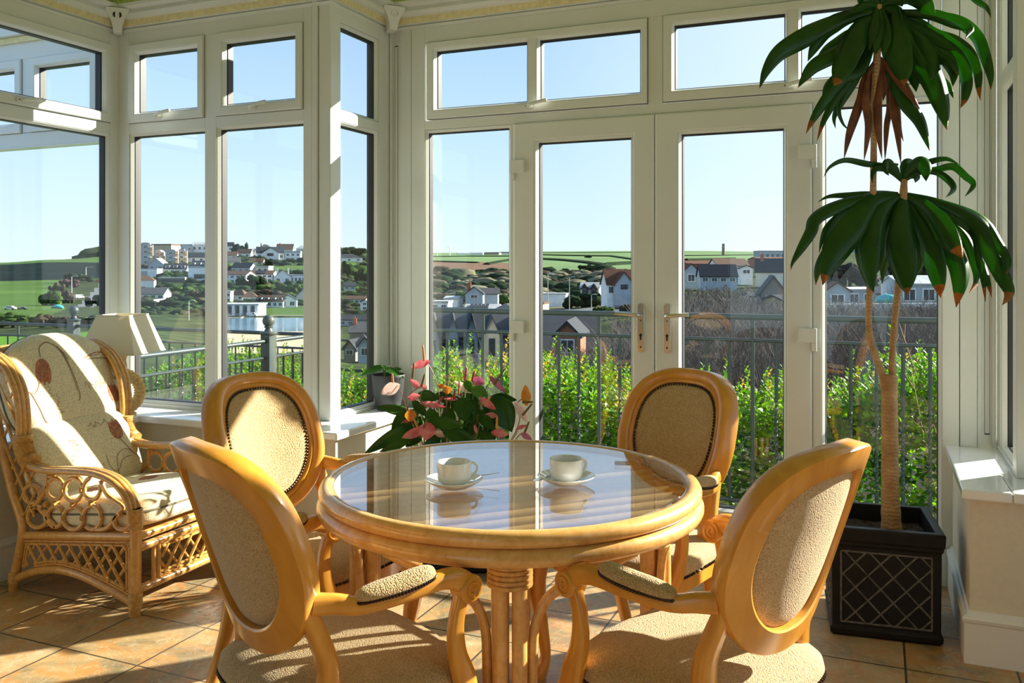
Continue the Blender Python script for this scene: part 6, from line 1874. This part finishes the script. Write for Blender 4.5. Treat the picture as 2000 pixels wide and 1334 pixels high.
 (985, 740, 100, 86, 42, 'eave', 'h_grey', 'r_grey', (4, 2), 'right part of the slated terrace, with pale gabled bays and a red ridge', GD_, dict(d=84, extra=gables(2, 'h_cream', 'r_grey'))),
 # left door
 (1108, 745, 130, 62, 60, 'eave', 'h_grey', 'r_grey', (4, 1), 'broad grey slate roofed house seen low through the left door', GD_, dict(d=74)),
 (1108, 745, 44, 92, 22, 'gable', 'h_brick', 'r_slate', (1, 2), 'red brick gable with white bargeboards in front of the slate roof', GD_, dict(d=68)),
 (1050, 602, 22, 8, 4, 'flat', 'h_tan', 'r_brown', None, 'tan box building at the left edge of the left door pane', GD_, dict(d=175)),
 (1152, 574, 36, 12, 9, 'eave', 'h_white', 'r_lead', (2, 1), 'white garage house with two dark gables beside the red roofed house', GD_, dict(d=235, extra=gables(2, 'r_dark', 'r_slate'))),
 (1215, 578, 60, 24, 26, 'eave', 'h_white', 'r_red', (4, 1), 'large white house with a red tiled roof and gable', GD_, dict(d=190, extra=gables(1, 'h_blue', 'r_red'))),
 (1080, 582, 50, 7, 2, 'flat', 'h_white', 'r_lead', None, 'row of white caravans along the dune foot', GD_, dict(d=225)),
 # right door
 (1350, 556, 34, 26, 14, 'gable', 'h_blue', 'r_red', (1, 1), 'blue white gabled house at the left edge of the right door pane', GE, dict(d=200)),
 (1404, 553, 70, 14, 21, 'eave', 'h_blue', 'r_slate', (4, 1), 'long house with a large dark slate roof and small windows', GE, dict(d=190)),
 (1375, 520, 66, 4, 6, 'eave', 'h_brick', 'r_red', None, 'row of low red brown roofs with skylights behind the slate roof', GE, dict(d=300)),
 (1432, 527, 66, 8, 13, 'eave', 'h_white', 'r_brown', None, 'wide brown roofed house behind the long slate roof', GE, dict(d=250)),
 (1458, 537, 24, 13, 5, 'gable', 'h_white', 'r_slate', (1, 1), 'small white gabled annex with one window beside the slate roof', GE, dict(d=215)),
 (1510, 540, 62, 10, 24, 'eave', 'h_cream', 'r_slate', None, 'cream house with a dark slate roof and red chimney at right', GE, dict(d=200, chim=1)),
 (1510, 511, 62, 4, 4, 'eave', 'h_brick', 'r_red', None, 'low red roof in front of the grey flat block', GE, dict(d=290)),
 (1509, 508, 52, 17, 1.5, 'flat', 'h_grey', 'r_lead', (5, 1), 'grey modern flat roofed block with five tall window bays on the skyline', GE, dict(d=340, wh=3, ww=1.3)),
 (1498, 600, 62, 20, 6, 'eave', 'h_white', 'r_slate', (2, 1), 'white rear wing behind the bare scrub', GE, dict(d=128)),
 (1511, 618, 48, 45, 32, 'gable', 'h_stone', 'r_dark', (1, 2), 'grey stone gabled house with white windows right of the bare scrub', GE, dict(d=105)),
 (1538, 618, 16, 30, 8, 'eave', 'h_tan', 'r_slate', (1, 2), 'small tan extension at the right edge of the right door pane', GE, dict(d=100)),
 # right pane
 (1636, 597, 46, 28, 16, 'gable', 'h_blue', 'r_red', (1, 1), 'white timber hut with a gable and one barred window', GE, dict(d=120)),
 (1682, 597, 60, 30, 3, 'eave', 'h_blue', 'r_lead', (2, 1), 'long white timber hut adjoining the gabled hut', GE, dict(d=125)),
 (1795, 597, 80, 42, 14, 'eave', 'h_blue', 'r_lead', (2, 1), 'pale blue shed behind the plant leaves', GE, dict(d=122)),
 (1732, 588, 40, 14, 12, 'eave', 'h_tan', 'r_slate', None, 'dark roofed building between the hut and the pale blue shed', GE, dict(d=150)),
 (1672, 494, 34, 7, 6, 'hip', 'h_blue', 'r_slate', (2, 1), 'house with a dark roof alone on the wooded skyline behind the plant', GE, dict(chim=1)),
]
for h in HS:
    px, yb, w, wl_, rf, stl, wc, rc, wi, lab, gr, kw = h
    if gr in (GA, GB, GC): w, wl_, rf = w*1.12, wl_*1.18, rf*1.15
    house(px, yb, w, wl_, rf, stl, wc, rc, wi, lab, gr, **kw)
for k_ in ('grass', 'field', 'farfield', 'hill', 'dune', 'plough', 'cliff', 'sand', 'road', 'earth', 'paving', 'crown_d', 'crown_g', 'crown_b', 'crown_p', 'bloom', 'twig', 'twig_p'):
    M[k_].node_tree.nodes['Principled BSDF'].inputs['Specular IOR Level'].default_value = .04
for k_ in list(M):
    if k_[:2] in ('h_', 'r_'): M[k_].node_tree.nodes['Principled BSDF'].inputs['Specular IOR Level'].default_value = .15
# bushes on the slope between the houses
scrub('bare_scrub', [(1325, 1560, 600, 790), (1325, 1480, 575, 640), (1590, 1850, 628, 770), (1200, 1330, 640, 780)], 11, 'bare brown winter scrub covering the bank below the houses', M['twig'], 1500, (1.0, 2.1))
scrub('bare_scrub', [(1040, 1210, 690, 790), (830, 1010, 735, 800)], 12, 'bare grey twigs on the bank below the slate roofs', M['twig'], 260, (.8, 1.6))
m = MB(); r_ = random.Random(18); n_ = 0
while n_ < 900:
    px = r_.uniform(262, 775); y = r_.uniform(505, 615); d = terr_d(px, y); b = terr(px, d)
    if land_class(px, d, y) != 'hillside' or (px < 420 and y < 520): continue
    if any((b.x-fx)**2 + (b.y-fy)**2 < (fr_+1.5)**2 for fx, fy, fr_ in FOOT): continue
    n_ += 1; s = r_.uniform(.9, 3.2)*d/430
    lump(m, b+Vector((0, 0, s*.15)), s*1.25, s, s*.6, r_.random()*90, 0 if r_.random() < .6 else (1 if r_.random() < .7 else 2), True)
tag(m.build('hillside_bushes', [M['crown_d'], M['crown_g'], M['crown_b']]), 'dark green garden bushes filling the slope between the houses across the bay', 'bushes', kind='stuff')
# flat beach building with white columns
d = terr_d(470, 618); b = at(470, 618, d); k = d/F
R = empty('beach_building', b, TH, 'long flat roofed glazed building with white columns behind the beach wall', 'building')
m = MB(); m.box((-46*k, .6, -2), (34*k, 9, 22*k)); m.build('wall', M['h_grey'], R)
m = MB(); m.box((-48*k, -.6, 22*k), (36*k, 9.5, 24.5*k)); m.build('roof', M['r_lead'], R)
for i in range(6):
    x = (-44+i*15)*k; m = MB(); m.box((x-.45, -.3, -1), (x+.45, .4, 22*k)); m.build('column', M['h_white'], R)
for i in range(5):
    x = (-44+i*15)*k; m = MB(); m.box((x+.7, .5, 1), (x+15*k-.7, .65, 19*k)); m.build('window', M['w_dark'], R)
# harbour wall, garden wall
def lowwall(name, pts, h, t, mat, lab, cat):
    m = MB()
    P = [at(*p) for p in pts]; n = (P[-1]-P[0]).cross(Vector((0, 0, 1))).normalized()
    vs = []
    for p in P: vs += [p+Vector((0, 0, -2)), p+Vector((0, 0, h)), p-n*t+Vector((0, 0, h)), p-n*t+Vector((0, 0, -2))]
    fs = [(i*4+a, i*4+(a+1) % 4, (i+1)*4+(a+1) % 4, (i+1)*4+a) for i in range(len(P)-1) for a in range(4)] + [(3, 2, 1, 0), tuple(range(len(vs)-4, len(vs)))]
    m.add(vs, fs); return tag(m.build(name, mat), lab, cat)
lowwall('harbour_wall', [(420, 633, 262), (470, 634, 262), (476, 630, 268), (530, 629, 272), (640, 629, 275)], 2.0, 3, M['h_stone'], 'low stone harbour wall between the beach building and the water', 'wall')
lowwall('garden_wall', [(1600, 612, 113), (1680, 611, 113), (1770, 610, 114), (1850, 610, 114)], 1.2, .5, M['h_white'], 'pale garden wall below the white timber hut', 'wall')
lowwall('garden_wall', [(262, 592, 335), (300, 591, 335), (330, 589, 340)], 1.3, .5, M['h_grey'], 'grey wall in front of the long white bungalow', 'wall')
# cars
M['car_w'] = simple('white_car_paint', (.80, .80, .80, 1), .2, coat=1); M['car_d'] = simple('dark_car_paint', (.03, .04, .045, 1), .2, coat=1)
M['car_r'] = simple('red_car_paint', (.55, .07, .04, 1), .2, coat=1); M['car_t'] = simple('teal_boat_paint', (.05, .40, .40, 1), .3)
M['tyre'] = simple('tyre_rubber', (.02, .02, .02, 1), .9)
def car(px, yb, L, mat, lab, van=False, yaw=0, d=None):
    dd = d or terr_d(px, yb); b = at(px, yb, dd); k = dd/F*L/4.4*1.0; s = 1.0
    R = empty('van' if van else 'car', b, TH+yaw, lab, 'van' if van else 'car', 'vehicles across the bay')
    s = (L*dd/F)/4.4
    prof = [(-2.2, .35), (2.2, .35), (2.2, .8), (1.5, .95), (.9, 1.45), (-1.3, 1.45), (-2.1, .95)] if not van else [(-2.2, .35), (2.2, .35), (2.2, 1.0), (1.7, 1.2), (1.3, 1.95), (-2.2, 1.95)]
    m = MB(); m.prism([(x*s, z*s) for x, z in prof], 'y', -.85*s, .85*s); m.build('body', M[mat], R, bevel=.08*s)
    m = MB(); m.prism([(x*s, z*s) for x, z in ([(-1.2, 1.0), (1.35, 1.0), (.85, 1.38), (-1.1, 1.38)] if not van else [(.5, 1.15), (1.6, 1.15), (1.25, 1.75), (.5, 1.75)])], 'y', -.87*s, .87*s); m.build('window', M['w_dark'], R)
    for x in (-1.4, 1.4):
        for y in (-.8, .8):
            m = MB(); n0 = len(m.v); m.lathe([(.001, -.1*s), (.33*s, -.1*s), (.33*s, .1*s), (.001, .1*s)], (0, 0, 0), 12)
            Mx = Matrix.Translation((x*s, y*s, .33*s)) @ Matrix.Rotation(pi/2, 4, 'X')
            m.xf(Mx); m.build('wheel', M['tyre'], R)
car(155, 583, 17, 'car_w', 'white van driving on the road on the left hillside', True, .9); car(191, 551, 12, 'car_r', 'red car parked up the road near the cliff')
car(20, 605, 22, 'car_w', 'white car parked by the green field at far left'); car(44, 605, 18, 'car_d', 'dark car parked beside the white car at far left')
car(492, 618.5, 19, 'car_w', 'white van parked in front of the beach building', True); car(451, 618.5, 14, 'car_w', 'white car parked at the left of the beach building')
car(478, 618.5, 13, 'car_d', 'dark car parked between the white vehicles at the beach building')
# street lamps
M['galv'] = simple('galvanised_pole', (.40, .42, .42, 1), .5)
for px, yb, h, lab, d in [(1070, 592, 58, 'tall lamp post at the left of the left door view', 200), (1112, 614, 72, 'tallest lamp post, in the middle of the left door view', 150), (1155, 622, 46, 'shorter lamp post beside the road in the left door view', 140),
   (140, 572, 32, 'lamp post above the white van on the left hillside', None), (168, 550, 28, 'lamp post by the red car on the hillside road', None), (209, 600, 34, 'lamp post at the right edge of the left window pane', None), (369, 640, 52, 'lamp post beside the beach building, behind the reflected lamp', 250)]:
    dd = d or terr_d(px, yb); b = at(px, yb, dd); Hh = h*dd/F; R = empty('street_lamp', b, TH, lab, 'street lamp', 'street lamps')
    m = MB(); m.sweep([(0, 0, -1), (0, 0, Hh*.5), (0, 0, Hh)], [.09*dd/150, .07*dd/150, .05*dd/150], None, 8); m.build('pole', M['galv'], R)
    m = MB(); m.sweep([(0, 0, Hh), (.5*dd/150, 0, Hh+.12)], .05*dd/150, None, 6); m.box((.3*dd/150, -.12, Hh+.02), (1.0*dd/150, .12, Hh+.2)); m.build('lamp_head', M['galv'], R)
# wind turbines, chimney, tower on the skyline
for px, yb, h, lab in [(878.5, 504, 22, 'nearer white wind turbine on the skyline'), (853.5, 500, 18, 'farther white wind turbine on the skyline, at the left')]:
    dd = 1500; b = at(px, yb, dd); Hh = h*dd/F; R = empty('wind_turbine', b, TH, lab, 'wind turbine', 'wind turbines')
    m = MB(); m.sweep([(0, 0, -3), (0, 0, Hh)], [.8, .45], None, 10); m.ball((0, -.6, Hh), .8, 6); m.build('tower', M['h_white'], R)
    for k in range(3):
        a = radians(80+120*k); m = MB(); l = Hh*.48
        m.sweep([(0, -.8, Hh), (cos(a)*l*.3, -.8, Hh+sin(a)*l*.3), (cos(a)*l, -.8, Hh+sin(a)*l)], [.35, .55, .12], [.2, .2, .08], 8); m.build('blade', M['h_white'], R)
b = at(1413, 494, 1600); m = MB(); m.lathe([(3.2, -6), (2.6, 16), (2.9, 16), (2.9, 17), (.001, 17)], (0, 0, 0), 14); o = m.build('chimney_stack', M['h_stone']); o.location = b; tag(o, 'old mine chimney stack on the skyline through the right door', 'chimney')
# upturned boat under a teal cover
b = at(1730, 597, 118); m = MB(); k = 118/F
m.sweep([(-17*k, 0, .4), (-12*k, 0, .7), (0, 0, .9), (12*k, 0, .8), (18*k, 0, .5)], [.25, .8, 1.1, .9, .2], [.3, .6, .8, .7, .2], 12); o = m.build('covered_boat', M['car_t']); o.location = b; tag(o, 'boat under a teal cover between the hut and the pale blue shed', 'boat')
b = at(112, 603, terr_d(112, 604)); k = terr_d(112, 604)/F; m = MB()
m.sweep([(-16*k, 0, .1), (-9*k, 0, .3), (0, 0, .4), (10*k, 0, .3), (16*k, 0, .1)], [.1, .5, .6, .5, .1], [.1, .25, .35, .3, .1], 12); o = m.build('covered_boat', M['car_t']); o.location = b; tag(o, 'teal covered boat parked by the hedge on the left hillside', 'boat')
